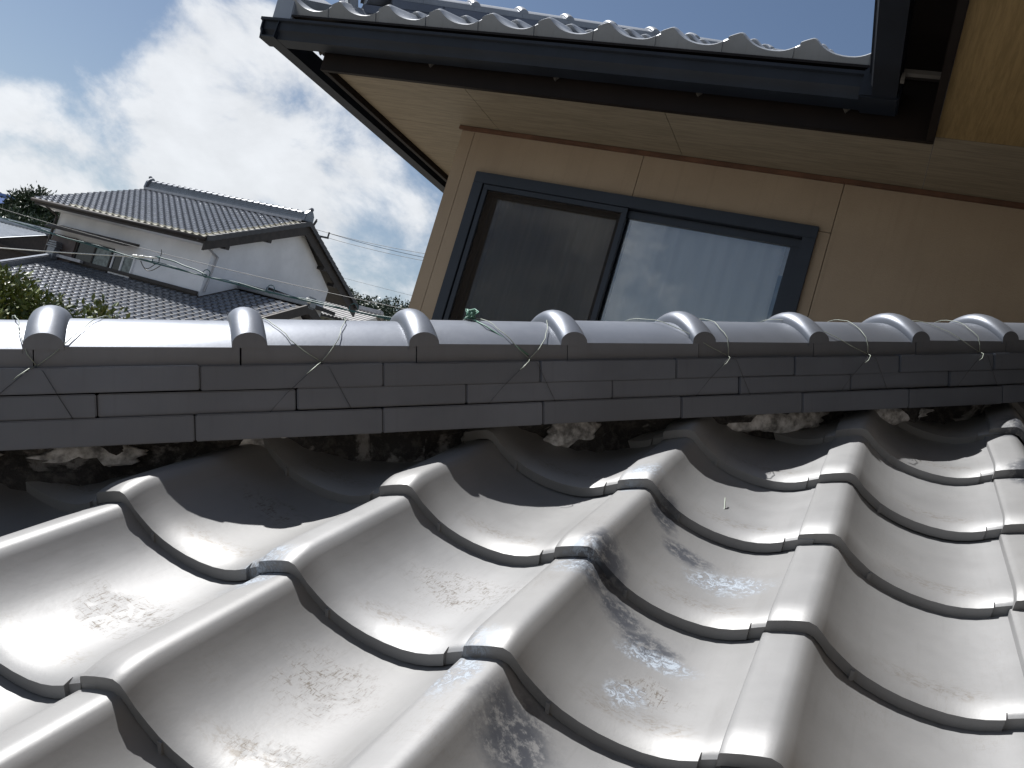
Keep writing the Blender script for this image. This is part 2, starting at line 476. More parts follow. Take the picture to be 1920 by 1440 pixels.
# ------------------------------------------------------------------ wave tiles
SL = 0.43613                        # roof pitch
TW, TL = 0.265, 0.235               # visible width and length of one tile
CS, SN = math.cos(SL), math.sin(SL)
PROF = [(0.0, -.020), (0.0, -.0015), (.001, .000), (.008, .0035), (.020, .0085), (.033, .0132), (.043, .0160), (.0515, .0142), (.060, .0072),
        (.069, -.0015), (.083, -.0110), (.097, -.0195), (.113, -.026), (.132, -.0312), (.152, -.0345), (.174, -.0358), (.196, -.0348),
        (.214, -.0315), (.230, -.0262), (.242, -.0205), (.2465, -.0182), (.2475, -.0176), (.256, -.0128), (.266, -.0075), (.284, -.002)]
def tile_bm(lip=0.0, lo=False):
    """one S-shaped pan-and-roll tile; x across, y up the slope, z out of the roof"""
    bm = bmesh.new()
    prof = PROF if not lo else [PROF[i] for i in (1, 3, 5, 7, 9, 11, 14, 17, 20, 24)]
    vs = [0, .004, .009, .016, .024, .033, .045, .08, .15, .30] if not lo else [0, .02, .245]
    top = []
    for v in vs:
        row = []
        for (u, h) in prof:
            vv = v
            setback = u > 0.247
            if setback: vv = v + .004*max(0, 1-v/.010)
            q = 1 - min(v/.040, 1)
            nose = .0088*(1-q**2.2) if not lo else (0.0 if v == 0 else .005)
            edge = 0
            z = h + nose + edge - vv/.235*(.0245 if not lo else .040)
            if setback: z -= .0012*max(0, 1-v/.010)
            row.append(bm.verts.new((u, vv, z)))
        top.append(row)
    for a, b in zip(top, top[1:]):
        for k in range(len(prof)-1):
            bm.faces.new((a[k], a[k+1], b[k+1], b[k]))
    # front edge and a return underneath
    th = .0155 if not lo else .040
    fb = []; fb2 = []
    for k, (u, h) in enumerate(prof):
        t0 = top[0][k].co
        zb = (-.028 - lip) if lip else t0.z - th
        if lip: zb = min(zb, t0.z - th)
        fb.append(bm.verts.new((t0.x, t0.y + .001, zb)))
        fb2.append(bm.verts.new((t0.x, t0.y + (.06 if not lip else .012), zb - .0006)))
    for k in range(len(prof)-1):
        bm.faces.new((fb[k], fb[k+1], top[0][k+1], top[0][k]))
        if not lo:
            bm.faces.new((fb2[k], fb2[k+1], fb[k+1], fb[k]))
    if not lo and not lip:          # little locking nib on the front edge
        for (x, y, z) in ((.0985, -.0002, -.0300),):
            r = bmesh.ops.create_cube(bm, size=1.0, matrix=Matrix.Translation((x, y, z)) @ Matrix.Diagonal((.0045, .003, .013, 1)))
    return bm
def roof_matrix(origin, ang, i, j, jit=0.0, tw=TW, tl=TL):
    """tile (row i up the slope, column j along the eave) of a roof plane turned by ang about z"""
    base = Matrix.Translation(origin) @ Matrix.Rotation(ang, 4, 'Z') @ Matrix.Rotation(SL, 4, 'X')
    loc = Matrix.Translation((j*tw + random.uniform(-jit, jit)*.0012, i*tl + random.uniform(-jit, jit)*.0015, random.uniform(0, jit)*.0010))
    rot = Matrix.Rotation(R(random.uniform(-.35, .35)*jit), 4, 'Z') @ Matrix.Rotation(R(random.uniform(-.25, .25)*jit), 4, 'Y')
    return base @ loc @ rot

# ------------------------------------------------------------------ the low roof in the foreground
TN18 = math.tan(R(18.0))
TH = Vector((math.sqrt(.5), math.sqrt(.5), 0))             # plan direction of the hip
NV = Vector((-math.sqrt(.5), math.sqrt(.5), 0))            # across the hip, away from the camera
TV = Vector((TH.x, TH.y, TN18)).normalized()
UPV = TV.cross(NV)
C18 = math.cos(R(18.0))
def RP(s, d, h):
    """point on the hip: s metres along it in plan, d across it, h above the reference line"""
    return CAM + TH*s + NV*d + Vector((0, 0, h + s*TN18))
def RM(s, d, h):
    p = RP(s, d, h)
    return Matrix(((TV.x, NV.x, UPV.x, p.x), (TV.y, NV.y, UPV.y, p.y), (TV.z, NV.z, UPV.z, p.z), (0, 0, 0, 1)))
D_FACE, D_MID = 1.220, 1.320

low = empty('low_tiled_roof', (0, -1.1, GZ), label='low hipped roof of silver-grey wavy clay tiles in the foreground', cat='roof')
tile_me = mesh_bm('tile', tile_bm(), M['tile'], auto=50)
hip_pt, hip_no = RP(0, D_MID-.03, 0), NV
ROW0, ROW1 = -5, 9
def cut_mesh(mw, keep_point, no, src):
    """mesh of one tile sawn off along the hip"""
    bm = bmesh.new(); bm.from_mesh(src)
    inv = mw.inverted()
    co = inv @ keep_point; n = (inv.to_3x3() @ no).normalized()
    bmesh.ops.bisect_plane(bm, geom=bm.verts[:]+bm.edges[:]+bm.faces[:], plane_co=co, plane_no=n, clear_outer=True)
    if not bm.faces:
        bm.free(); return None
    return mesh_bm('cut_tile', bm, M['tile'], auto=38)
deck_parts = []
def lay(origin, ang, rows, cols, keep_co, keep_no, parent, xmax=None):
    for i in rows:
        for j in cols:
            mw = roof_matrix(origin, ang, i, j, 1.6)
            cs = [mw @ Vector(q) for q in ((0, 0, 0), (.285, 0, 0), (0, .3, 0), (.285, .3, 0))]
            ds = [(q-keep_co).dot(keep_no) for q in cs]
            if min(ds) > -.01: continue
            if max(ds) < 0:
                link('tile', tile_me, parent, mw)
            else:
                me = cut_mesh(mw, keep_co, keep_no, tile_me)
                if me: link('tile', me, parent, mw)
slope_near = MB()
def near_pt(x, y, dz=0): return Vector((x, y, y*math.tan(SL) + dz))
XW = 0.95                                                     # wall of the projecting wing
YE = -5*TL*CS + .03
hx = lambda y: y - (hip_pt.y - hip_pt.x)                      # x of the hip at a given y
slope_near.prism([near_pt(hx(YE), YE, -.075), near_pt(XW, YE, -.075), near_pt(XW, XW + (hip_pt.y-hip_pt.x), -.075)], (0, 0, -.03))
deck = slope_near.build('roof_deck', M['timber'], low)
lay(Vector((0, 0, 0)), 0, range(ROW0, ROW1), range(-8, 3), hip_pt, hip_no, low)
# the slope on the other side of the hip, falling to the left
zf0 = hip_pt.z
orig_far = Vector((hip_pt.x, hip_pt.y, hip_pt.x*0 + near_pt(0, hip_pt.y).z))
lay(orig_far + Vector((0, 0, 0)), -math.pi/2, range(-6, 7), range(-9, 8), hip_pt - NV*.0 + NV*.06, -hip_no, low)
far_deck = MB()
xe = hip_pt.x - 6*TL*CS + .03
zf = lambda x: orig_far.z + (x-orig_far.x)*math.tan(SL) - .075
yh = lambda x: x + (hip_pt.y - hip_pt.x) + .09
far_deck.prism([(xe, yh(xe), zf(xe)), (XW, yh(XW), zf(XW)), (XW, 2.93, zf(XW)), (xe, 2.93, zf(xe))], (0, 0, -.03))
far_deck.build('roof_deck', M['timber'], low)
body = MB().box(-1.75, XW-.01, -.85, 2.9, GZ, -.62)
body.build('wall', M['wall'], low)
eav = MB().box(-2.1, XW-.01, YE+.02, YE+.05, near_pt(0, YE).z-.26, near_pt(0, YE).z-.08)
eav.build('fascia', M['fascia'], low)

# hip ridge: mortar bed, three courses of flat ridge tiles, capping tiles with rolls
ridge = MB()
S0, S1 = -1.55, 1.78
def mortar_mesh():
    bm = bmesh.new()
    NS = 150
    rows = []
    import mathutils
    for k in range(NS+1):
        s = S0 + (S1-S0)*k/NS
        r = []
        for (d, h) in ((.055, -.120), (.060, -.150), (.068, -.172), (.070, -.195), (.064, -.225), (.055, -.27)):
            nz = mathutils.noise.fractal(Vector((s*9, h*22, 3.1)), 0.8, 2.1, 4)
            r.append(bm.verts.new(RP(s, D_FACE + d - .040*max(nz, -.25), h)))
        r += [bm.verts.new(RP(s, 1.40, -.225)), bm.verts.new(RP(s, 1.385, -.16)), bm.verts.new(RP(s, 1.385, -.12))]
        rows.append(r)
    for a, b in zip(rows, rows[1:]):
        for q in range(len(a)-1):
            bm.faces.new((a[q], b[q], b[q+1], a[q+1]))
    bmesh.ops.recalc_face_normals(bm, faces=bm.faces)
    return mesh_bm('hip_ridge', bm, M['mortar'], auto=60)
hip = link('hip_ridge', mortar_mesh(), low, label='hip ridge of stacked flat tiles and rolled caps over patchy mortar')
M['lime'] = plain('pale_lime_plaster', (0.50, 0.51, 0.53), 0.9, 0, 0.45, 45, 0.3, 0.3, 120)
def lime_patch(s, h, w, t, seed):
    import mathutils
    bm = bmesh.new()
    bmesh.ops.create_icosphere(bm, subdivisions=4, radius=1.0)
    for v in bm.verts:
        k = 1 + .34*mathutils.noise.fractal(Vector((v.co.x*2.2, v.co.z*2.2, seed)), 0.9, 2.1, 4)
        v.co = RP(s + v.co.x*k*w, D_FACE + .066 + v.co.y*.012, h + v.co.z*k*t)
    link('plaster_patch', mesh_bm('plaster_patch', bm, M['lime'], smooth=True), hip)
for n_, (s_, h_, w_, t_) in enumerate(((.162, -.165, .036, .022), (.655, -.180, .050, .028), (1.07, -.176, .110, .026), (1.34, -.176, .100, .022), (-.28, -.186, .13, .026), (-.05, -.178, .07, .018), (.86, -.168, .035, .014), (-.55, -.18, .10, .022))):
    lime_patch(s_, h_, w_, t_, n_*3.7)
def noshi_bm(length, depth, hgt):
    b = MB().box(0.0007, length-.0007, 0, depth, 0, hgt)
    # front face leans out slightly towards the lower edge
    me = b.mesh('ridge_tile', M['ridge'], bevel=.0016)
    return me
PER = .2429/C18
COURSES = [(.0582, .2429, -.0815, -.0460, 0.000), (-.0535, .2441, -.1150, -.0823, 0.002), (.0720, .2481, -.1545, -.1158, -.003)]
for (s0, per, hb, ht, dd) in COURSES:
    me = noshi_bm(per/C18, .20 - 2*dd, (ht-hb)*C18)
    for k in range(-7, 8):
        s = s0 + per*k
        if s < S0 - .1 or s > S1 - .18: continue
        mw = RM(s, D_FACE + dd + random.uniform(-.0022, .0022), hb + random.uniform(-.0009, .0009)) @ Matrix.Rotation(R(random.uniform(-.35, .35)), 4, 'Z') @ Matrix.Rotation(R(random.uniform(-.18, .18)), 4, 'Y')
        link('ridge_tile', me, hip, mw)
# infill behind the courses so no light leaks between them
MB().prism([RP(S0, D_FACE+.02, -.152), RP(S0, D_FACE+.18, -.152), RP(S0, D_FACE+.165, -.046), RP(S0, D_FACE+.03, -.046)], TV*((S1-S0)/C18)).build('mortar_core', M['mortar'], hip)
HALF, RISE, SKIRT = .085, .0385, .0285
def arch(y):
    q = max(0.0, 1-(abs(y)/HALF)**2.0)
    return RISE*q
def cap_bm(L):
    bm = bmesh.new()
    ys = [HALF*math.sin(a) for a in [R(-90 + 180*k/22) for k in range(23)]]
    sect = lambda off: [(-HALF, -SKIRT), (-HALF, -.002)] + [(y, arch(y)+off*1.0) for y in ys] + [(HALF, -.002), (HALF, -SKIRT)]
    def skin(xs, offs, x_skirt=None):
        rows = []
        for x, o in zip(xs, offs):
            rows.append([bm.verts.new((x, y*(1+o*2.2), z + (o if abs(y) < HALF*.999 or True else 0))) for (y, z) in [(y, arch(y)) for y in ys]])
        for a, b in zip(rows, rows[1:]):
            for k in range(len(a)-1): bm.faces.new((a[k], a[k+1], b[k+1], b[k]))
        return rows
    # body shell
    xs = [0.0, .06, .13, .19, L-.0018]
    sec = [(-HALF, -SKIRT)] + [(y, arch(y)) for y in ys] + [(HALF, -SKIRT)]
    rows = [[bm.verts.new((x, y, z)) for (y, z) in sec] for x in xs]
    for q, (a, b) in enumerate(zip(rows, rows[1:])):
        for k in range(len(sec)-1): bm.faces.new((a[k], a[k+1], b[k+1], b[k]))
    bm.faces.new(rows[0]); bm.faces.new(rows[-1][::-1])
    # half-round roll across the lower end of the cap
    bw, bh, NB_ = .0240, .0180, 12
    cx = .011
    rr = []
    for k in range(NB_+1):
        a = math.pi*k/NB_
        x = cx - bw*math.cos(a); o = bh*math.sin(a)
        row = []
        for y in ys:
            ny = y/HALF*.55
            row.append(bm.verts.new((x, y*1.016, arch(y) + o - (.004 if k in (0, NB_) else 0))))
        rr.append(row)
    for a, b in zip(rr, rr[1:]):
        for k in range(len(ys)-1): bm.faces.new((a[k], a[k+1], b[k+1], b[k]))
    bm.faces.new([r[0] for r in rr]); bm.faces.new([r[-1] for r in rr][::-1])
    # closing piece under the overhanging part of the roll
    bot = [bm.verts.new((rr[0][k].co.x, rr[0][k].co.y, rr[0][k].co.z-.006)) for k in range(len(ys))]
    for k in range(len(ys)-1): bm.faces.new((bot[k], bot[k+1], rr[0][k+1], rr[0][k]))
    bmesh.ops.recalc_face_normals(bm, faces=bm.faces)
    return bm
cap_me = mesh_bm('cap_tile', cap_bm(PER), M['cap'], auto=42)
H_SK = -.0165
for k in range(-6, 8):
    s = -.1507 + .2429*k
    if s < S0 - .05 or s > S1 - .15: continue
    mw = RM(s, D_MID + random.uniform(-.001, .001), H_SK) @ Matrix.Rotation(R(.75), 4, 'Y') @ Matrix.Rotation(R(random.uniform(-.3, .3)), 4, 'Z')
    link('cap_tile', cap_me, hip, mw)
# tie wires bent over the caps and twisted together at the front
def over(s, ya, yb, n=10):
    out = []
    for k in range(n+1):
        y = ya + (yb-ya)*k/n
        out.append(RP(s, D_MID+y, H_SK + arch(y)/C18 + .0022))
    return out
def wire(pts, r=.0007, mat='wire', name='tie_wire'):
    MB().tube(pts, r, 5).build(name, M[mat], hip, smooth=True)
def wpath(sa, sb, sm):
    """from behind the ridge at sa over the cap to the twist at sm on the front edge"""
    pts = []
    n = 14
    for k in range(n+1):
        f = k/n
        y = HALF*.95 - (2*HALF*.95)*f
        s = sa + (sm-sa)*max(0, (f-.35)/.65)**1.4*.55
        jig = .0012*math.sin(k*1.9+sa*30)
        pts.append(RP(s+jig, D_MID+y, H_SK + arch(y)/C18 + .0022 + .0015*abs(math.sin(k*.8))))
    s1 = pts[-1]
    pts.append(RP(sa + (sm-sa)*.75, D_MID-HALF-.004, H_SK-.010))
    pts.append(RP(sm, D_MID-HALF-.006, H_SK-.0265))
    return pts
for (sm, a, b) in ((-.140, -.085, -.20), (.205, .237, .095), (.518, .565, .43), (.883, .87, .73), (1.19, 1.18, 1.02), (1.476, 1.465, 1.34), (-.42, -.39, -.50)):
    wire(wpath(a, None, sm)); wire(wpath(b, None, sm))
    wire([RP(sm, D_MID-HALF-.006, H_SK-.026), RP(sm-.006, D_FACE-.006, -.046), RP(sm-.014, D_FACE-.012, -.055), RP(sm-.018, D_FACE-.010, -.060)])
    wire([RP(sm, D_MID-HALF-.004, H_SK-.028), RP(sm-.008, D_FACE-.003, -.05), RP(sm-.035, D_FACE-.003, -.088), RP(sm-.05, D_FACE-.002, -.116)], .00042, 'cable_black')
    wire([RP(sm, D_MID-HALF-.004, H_SK-.028), RP(sm+.010, D_FACE-.003, -.05), RP(sm+.040, D_FACE-.003, -.090), RP(sm+.06, D_FACE-.002, -.116)], .00042, 'cable_black')
kn = []
for k in range(46):
    a = k*.9
    kn.append(RP(.430 + .009*math.sin(a*1.3)*math.cos(k*.5), D_MID-.005 + .009*math.cos(a), H_SK+RISE+.012 + .008*math.sin(k*1.1)))
wire(kn, .0016, 'wire_green', 'wire_knot')
wire([RP(.43, D_MID, H_SK+RISE+.006), RP(.445, D_MID-.05, H_SK+arch(-.05)+.004), RP(.49, D_MID-HALF, H_SK-.004), RP(.515, D_MID-HALF-.004, H_SK-.02)], .0012, 'wire_green')
# loose end of wire hanging over one roof tile
wire([Vector((.145, .735, .318)), Vector((.147, .728, .312)), Vector((.150, .722, .302)), Vector((.149, .715, .296)), Vector((.153, .713, .292)), Vector((.150, .710, .291))], .0011)

# ------------------------------------------------------------------ the house with the window
WY, WX = 2.95, -1.83            # front wall plane and its left corner
SOF, FBOT, FTOP = 1.722, 1.692, 1.925
house = empty('beige_house', (-.4, WY, GZ), label='beige rendered house with a dark framed window under deep tiled eaves', cat='house')
wx = [WX, -1.757, -.878, -.005, .90, 1.80, 2.7]
WIN = (-1.662, -.066, .62, 1.490)     # x0, x1, z0, z1
def panel(x0, x1, z0, z1):
    gq = .0012
    MB().box(x0+gq, x1-gq, WY, WY+.03, z0+gq, z1-gq).build('wall_panel', M['wall'], house, bevel=.0015)
ZT = SOF-.002
panel(wx[0], wx[1], -1.2, ZT)
MB().prism([(wx[1]+.0012, WY, -1.199), (WIN[0]-.001, WY, -1.199), (WIN[0]-.001, WY, WIN[3]+.001), (wx[2]-.0012, WY, WIN[3]+.001), (wx[2]-.0012, WY, ZT-.001), (wx[1]+.0012, WY, ZT-.001)], (0, .03, 0)).build('wall_panel', M['wall'], house)
panel(wx[2], wx[3], WIN[3], ZT)
panel(WIN[1], wx[3], -1.2, WIN[3])
panel(WIN[0], wx[2], -1.2, WIN[2]); panel(wx[2], WIN[1], -1.2, WIN[2])
panel(wx[3], wx[4], -1.2, ZT); panel(wx[4], wx[5], -1.2, ZT)
core = MB()
core.box(WX+.012, WIN[0], WY+.031, WY+.12, GZ, ZT); core.box(WIN[1], 2.6, WY+.031, WY+.12, GZ, ZT)
core.box(WIN[0], WIN[1], WY+.031, WY+.12, WIN[3], ZT); core.box(WIN[0], WIN[1], WY+.031, WY+.12, GZ, WIN[2])
core.build('wall_core', M['trim'], house)
MB().box(WX, WX+.03, WY+.032, 9.0, GZ, ZT).build('side_wall', M['wall'], house)
MB().box(WX+.05, 2.55, 8.9, 9.0, GZ, ZT).build('rear_wall', M['wall'], house)
MB().box(WX+.02, 2.6, WY+.001, WY+.03, GZ, -1.203).build('lower_wall', M['wall'], house)
MB().box(XW, XW+.12, -2.6, WY-.003, GZ, ZT).build('wing_wall', M['wall'], house)
# window
win = empty('window', (-.86, WY, WIN[2]))
win.parent = house; win.matrix_parent_inverse = parent_inv(house)
x0, x1, z0, z1 = WIN
fr = MB()
fw = .042
fr.box(x0-.012, x1+.012, WY-.022, WY+.10, z1-fw, z1+.012); fr.box(x0-.012, x1+.012, WY-.032, WY+.10, z0-.012, z0+fw)
fr.box(x0-.012, x0+fw, WY-.0215, WY+.0995, z0+fw, z1-fw); fr.box(x1-fw, x1+.012, WY-.0215, WY+.0995, z0+fw, z1-fw)
fr.build('frame', M['alu'], win, bevel=.002)
xm = -.893
def sash(a, b, y, nm, w=.038):
    q = MB()
    q.box(a, b, y, y+.026, z1-fw-w, z1-fw-.002); q.box(a, b, y, y+.026, z0+fw+.002, z0+fw+w)
    q.box(a, a+w, y+.0005, y+.0255, z0+fw+w, z1-fw-w); q.box(b-w, b, y+.0005, y+.0255, z0+fw+w, z1-fw-w)
    return q.build(nm, M['alu'], win, bevel=.0015)
s_r = sash(xm-.03, x1-fw-.002, WY+.012, 'sash')
s_l = sash(x0+fw+.002, xm+.03, WY+.045, 'sash')
s_s = sash(x0+fw+.004, xm+.018, WY-.014, 'screen_frame', .026)
def pane(a, b, y, par, mat, nm, w=.036, th=.004):
    MB().box(a+w, b-w, y, y+th, z0+fw+w, z1-fw-w).build(nm, mat, par)
pane(xm-.03, x1-fw-.002, WY+.022, s_r, M['glass'], 'pane')
pane(x0+fw+.002, xm+.03, WY+.055, s_l, M['glass'], 'pane')
pane(x0+fw+.004, xm+.018, WY-.004, s_s, M['screen'], 'insect_screen', .024, .001)
def curtain(a, b, y, amp, per, mat, nm, label):
    bm = bmesh.new(); n = 150; rows = []
    zs = [z0-.02, z0+.25, z0+.55, z1-.10, z1-.02]
    for q, z in enumerate(zs):
        rows.append([bm.verts.new((a+(b-a)*k/n, y + amp*(.5+.25*q/4)*math.sin(k/n*(b-a)/per*6.283 + .6*math.sin(k*.13) + .1*q) + .3*amp*math.sin(k*.31), z)) for k in range(n+1)])
    for p_, q_ in zip(rows, rows[1:]):
        for k in range(n): bm.faces.new((p_[k], p_[k+1], q_[k+1], q_[k]))
    bmesh.ops.solidify(bm, geom=bm.faces[:], thickness=.002)
    link(nm, mesh_bm(nm, bm, mat, smooth=True), win, label=label)
curtain(xm-.02, x1-.105, WY+.062, .008, .075, M['curtain'], 'curtain', 'white lace curtain behind the right pane')
curtain(x0+.09, xm+.0, WY+.135, .022, .12, M['drape'], 'curtain', 'brown drawn drape behind the screened left pane')
rm = MB()
rm.quad((WX+.13, 4.6, -.3), (2.5, 4.6, -.3), (2.5, 4.6, ZT), (WX+.13, 4.6, ZT)); rm.quad((WX+.13, WY+.13, -.3), (WX+.13, 4.6, -.3), (WX+.13, 4.6, ZT), (WX+.13, WY+.13, ZT))
rm.quad((.4, WY+.13, -.3), (.4, 4.6, -.3), (.4, 4.6, ZT), (.4, WY+.13, ZT)); rm.quad((WX+.13, WY+.13, -.3), (2.5, WY+.13, -.3), (2.5, 4.6, -.3), (WX+.13, 4.6, -.3))
rm.build('room', M['room'], house)

# eaves: soffit boards, fascia, gutters
FX, FY = -2.315, 2.455          # outer faces of left and front fascia
WFX = .287                      # wing fascia
sof_x = [FX, -1.62, -.70, WFX]
for a, b in zip(sof_x, sof_x[1:]):
    MB().box(a+.0012, b-.0012, FY, WY+.02, SOF, SOF+.012).build('soffit_board', M['soffit'], house)
MB().box(WFX+.001, 2.6, FY+.001, WY+.02, SOF, SOF+.012).build('soffit_board', M['soffit'], house)
for a, b in ((-2.6, -.55), (-.55, 1.30), (1.30, FY)):
    MB().box(WFX, XW+.1, a+.0012, b-.0012, SOF, SOF+.012).build('soffit_board', M['soffit_wing'], house)
MB().box(FX, WX+.02, WY+.022, 9.0, SOF, SOF+.012).build('soffit_board', M['soffit'], house)
tr_ = MB().box(WX-.012, XW, WY-.020, WY-.0005, SOF-.020, SOF-.0005)
tr_.build('soffit_trim', M['trim'], house, bevel=.003)
MB().box(FX-.03, WFX-.0, FY-.025, FY-.0008, FBOT, FTOP).build('fascia', M['fascia'], house, bevel=.002)
MB().box(FX-.0305, FX-.0008, FY, 9.0, FBOT+.001, FTOP).build('fascia', M['fascia'], house, bevel=.002)
MB().box(WFX-.026, WFX-.0008, -2.6, FY-.026, FBOT+.001, FTOP).build('fascia', M['fascia'], house, bevel=.002)
GP = [(0, 0), (0, -.012), (.012, -.016), (.014, -.052), (.022, -.064), (.026, -.092), (.105, -.092), (.108, -.010), (.104, -.010), (.100, -.086), (.031, -.086), (.027, -.060), (.018, -.050), (.016, -.010), (.006, 0)]
def gutter(kind, a, b, pos, top):
    q = MB()
    if kind == 'y':    # runs along x, front face at y = pos
        q.prism([(a, pos+u, top+w) for u, w in GP], (b-a, 0, 0))
    elif kind == 'xl':  # runs along y, outer face at x = pos looking to -x
        q.prism([(pos+u, a, top+w) for u, w in GP], (0, b-a, 0))
    return q.build('gutter', M['gutter'], house, auto=30)
GT = 1.856
gutter('y', -2.652, .128, 2.300, GT)
gutter('xl', 2.30+.003, 9.0, -2.652, GT-.001)
gutter('xl', -2.6, 2.405, .036, GT-.0015)
MB().box(-2.640, -2.634, 2.314, 2.405, GT-.09, GT-.006).build('gutter_end', M['gutter'], house)
MB().box(.020, .150, 2.285, 2.415, GT-.099, GT+.006).build('gutter_corner', M['gutter'], house, bevel=.006)
for xb in (-2.36, -1.76, -1.16, -.56, -.02):
    b_ = MB()
    b_.box(xb-.012, xb+.012, 2.41, FY-.0255, 1.772, 1.784)
    b_.prism([(xb-.012, 2.416, 1.772), (xb+.012, 2.416, 1.772), (xb, 2.416, 1.756)], (0, .010, 0))
    b_.build('gutter_bracket', M['bracket'], house)
for yb in (2.15, 1.62, 1.05, .4):
    b_ = MB()
    b_.box(.15, WFX-.0265, yb-.011, yb+.011, 1.775, 1.789); b_.box(.146, .158, yb-.011, yb+.011, 1.75, 1.775)
    b_.build('gutter_bracket', M['bracket'], house)

MB().box(-2.63, WFX-.03, 2.385, FY+.2, FTOP-.012, FTOP-.002).build('eave_board', M['fascia'], house)
MB().box(-2.63, FX-.002, FY+.201, 9.0, FTOP-.013, FTOP-.003).build('eave_board', M['fascia'], house)
MB().box(.075, WFX+.2, -2.6, 2.38, FTOP-.014, FTOP-.004).build('eave_board', M['fascia'], house)
# upper roof
up = MB()
EZ = 1.986                        # lattice height of the eave row
TS = math.tan(SL)
EY = 2.385
def upz(y): return EZ + (y-EY)*TS
ul = -2.60
up.prism([(ul, EY+.03, upz(EY+.03)-.07), (3.0, EY+.03, upz(EY+.03)-.07), (3.0, EY+3.4, upz(EY+3.4)-.07), (ul+3.4, EY+3.4, upz(EY+3.4)-.07)], (0, 0, -.03))
up.prism([(ul+.03, EY+.08, upz(EY+.03)-.07), (ul+3.4, EY+3.45, upz(EY+3.4)-.07), (ul+3.4, 9.2, upz(EY+3.4)-.07), (ul+.03, 9.2, upz(EY+.03)-.07)], (0, 0, -.03))
uroof = up.build('upper_roof', M['timber'], house)
MB().prism([(.09, -2.6, EZ-.06), (3.0, -2.6, EZ-.06+2.9*TS), (3.0, 2.3, EZ-.06+2.9*TS), (.09, 2.3, EZ-.06)], (0, 0, -.02)).build('wing_roof_deck', M['timber'], uroof)
up_me = mesh_bm('tile', tile_bm(), M['house_tile'], auto=38)
eave_me = mesh_bm('eave_tile', tile_bm(lip=.038), M['house_tile'], auto=38)
uo = Vector((-2.354, EY, EZ))
hipU = Vector((ul, EY-.02, 0)); hipUn = Vector((-math.sqrt(.5), math.sqrt(.5), 0))
for i in range(0, 8):
    for j in range(-1, 10):
        mw = roof_matrix(uo, 0, i, j, .8)
        cs = [mw @ Vector(q) for q in ((0, 0, 0), (.285, 0, 0), (0, .3, 0), (.285, .3, 0))]
        ds = [(q-hipU).dot(hipUn) for q in cs]
        if min(ds) > -.02: continue
        src = eave_me if i == 0 else up_me
        if max(ds) < 0: link('eave_tile' if i == 0 else 'tile', src, uroof, mw)
        else:
            me = cut_mesh(mw, hipU, hipUn, src)
            if me:
                me.materials.clear(); me.materials.append(M['house_tile'])
                link('eave_tile' if i == 0 else 'tile', me, uroof, mw)
# eave row on the left side
for j in range(0, 14):
    mw = roof_matrix(Vector((ul+.02, EY+.25, EZ)), -math.pi/2, 0, -j-1, .5)
    link('eave_tile', eave_me, uroof, mw)
for j in range(0, 18):
    mw = roof_matrix(Vector((.085, 2.10, EZ)), -math.pi/2, 0, j, .5)
    link('eave_tile', eave_me, uroof, mw)
# corner tile and hip ridge of the upper roof
cb = MB()
cb.prism([(-2.672, EY-.002, 1.885), (-2.556, EY-.002, 1.885), (-2.566, EY-.002, 2.005), (-2.640, EY-.002, 2.035), (-2.676, EY-.002, 2.005)], (.03, .22, .10))
cb.build('corner_tile', M['house_tile'], uroof, bevel=.004)
hip2 = empty('upper_hip_ridge', (ul+.3, EY+.3, 2.1)); hip2.parent = uroof; hip2.matrix_parent_inverse = parent_inv(uroof)
def UM(s, d, h):
    p = Vector((ul, EY-.02, EZ-.041)) + TH*s + NV*d + Vector((0, 0, h + s*TS*math.sqrt(.5)))
    tv = Vector((TH.x, TH.y, TS*math.sqrt(.5))).normalized(); uv = tv.cross(NV)
    return Matrix(((tv.x, NV.x, uv.x, p.x), (tv.y, NV.y, uv.y, p.y), (tv.z, NV.z, uv.z, p.z), (0, 0, 0, 1)))
n_me = MB().box(.001, .262, -.095, .095, 0, .042).mesh('ridge_tile', M['ridge'], bevel=.003)  # darker ridge clay stands in for the shade on this upper ridge
cap2_me = mesh_bm('cap_tile', cap_bm(.264), M['house_tile'], auto=42)
for k in range(0, 12):
    for q in range(4):
        link('ridge_tile', n_me, hip2, UM(.34 + .25*k + (.12 if q % 2 else 0), 0, -.10+q*.044))
    link('cap_tile', cap2_me, hip2, UM(.34 + .25*k, 0, .11))
og = MB()
og.prism([(0, -.12, -.02), (0, .12, -.02), (0, .13, .12), (0, .07, .25), (0, 0, .30), (0, -.07, .25), (0, -.13, .12)], (.05, 0, 0))
link('ridge_end_tile', og.mesh('ridge_end_tile', M['house_tile'], bevel=.01), hip2, UM(.28, 0, -.06))

# ------------------------------------------------------------------ the white house across the way
NEY, NEZ, NXL, NXR, NRY = 17.13, 3.22, -24.45, -17.15, 21.1
NT_ = .466
NRZ = NEZ + (NRY-NEY)*NT_
NWY, NWX, NWL, NWR = 17.8, -17.52, -23.95, 23.5
nb = empty('white_house', (-20.7, 20, GZ), label='white plastered two-storey house with grey tiled gable roof beyond the ridge', cat='house')
w = MB()
w.box(NWL, NWX-.01, NWY, NWY+.12, GZ, 3.35)
w.build('front_wall', M['plaster'], nb)
gw = MB().prism([(NWX, NWY-.002, GZ), (NWX, NWR, GZ), (NWX, NWR, 3.36), (NWX, NRY, NRZ-.22), (NWX, NWY-.002, 3.36)], (-.12, 0, 0))
gw.build('gable_wall', M['plaster'], nb)
MB().prism([(NWL, NWY+.125, GZ), (NWL, NWR, GZ), (NWL, NWR, 3.36), (NWL, NRY, NRZ-.22), (NWL, NWY+.125, 3.36)], (.12, 0, 0)).build('side_wall', M['plaster'], nb)
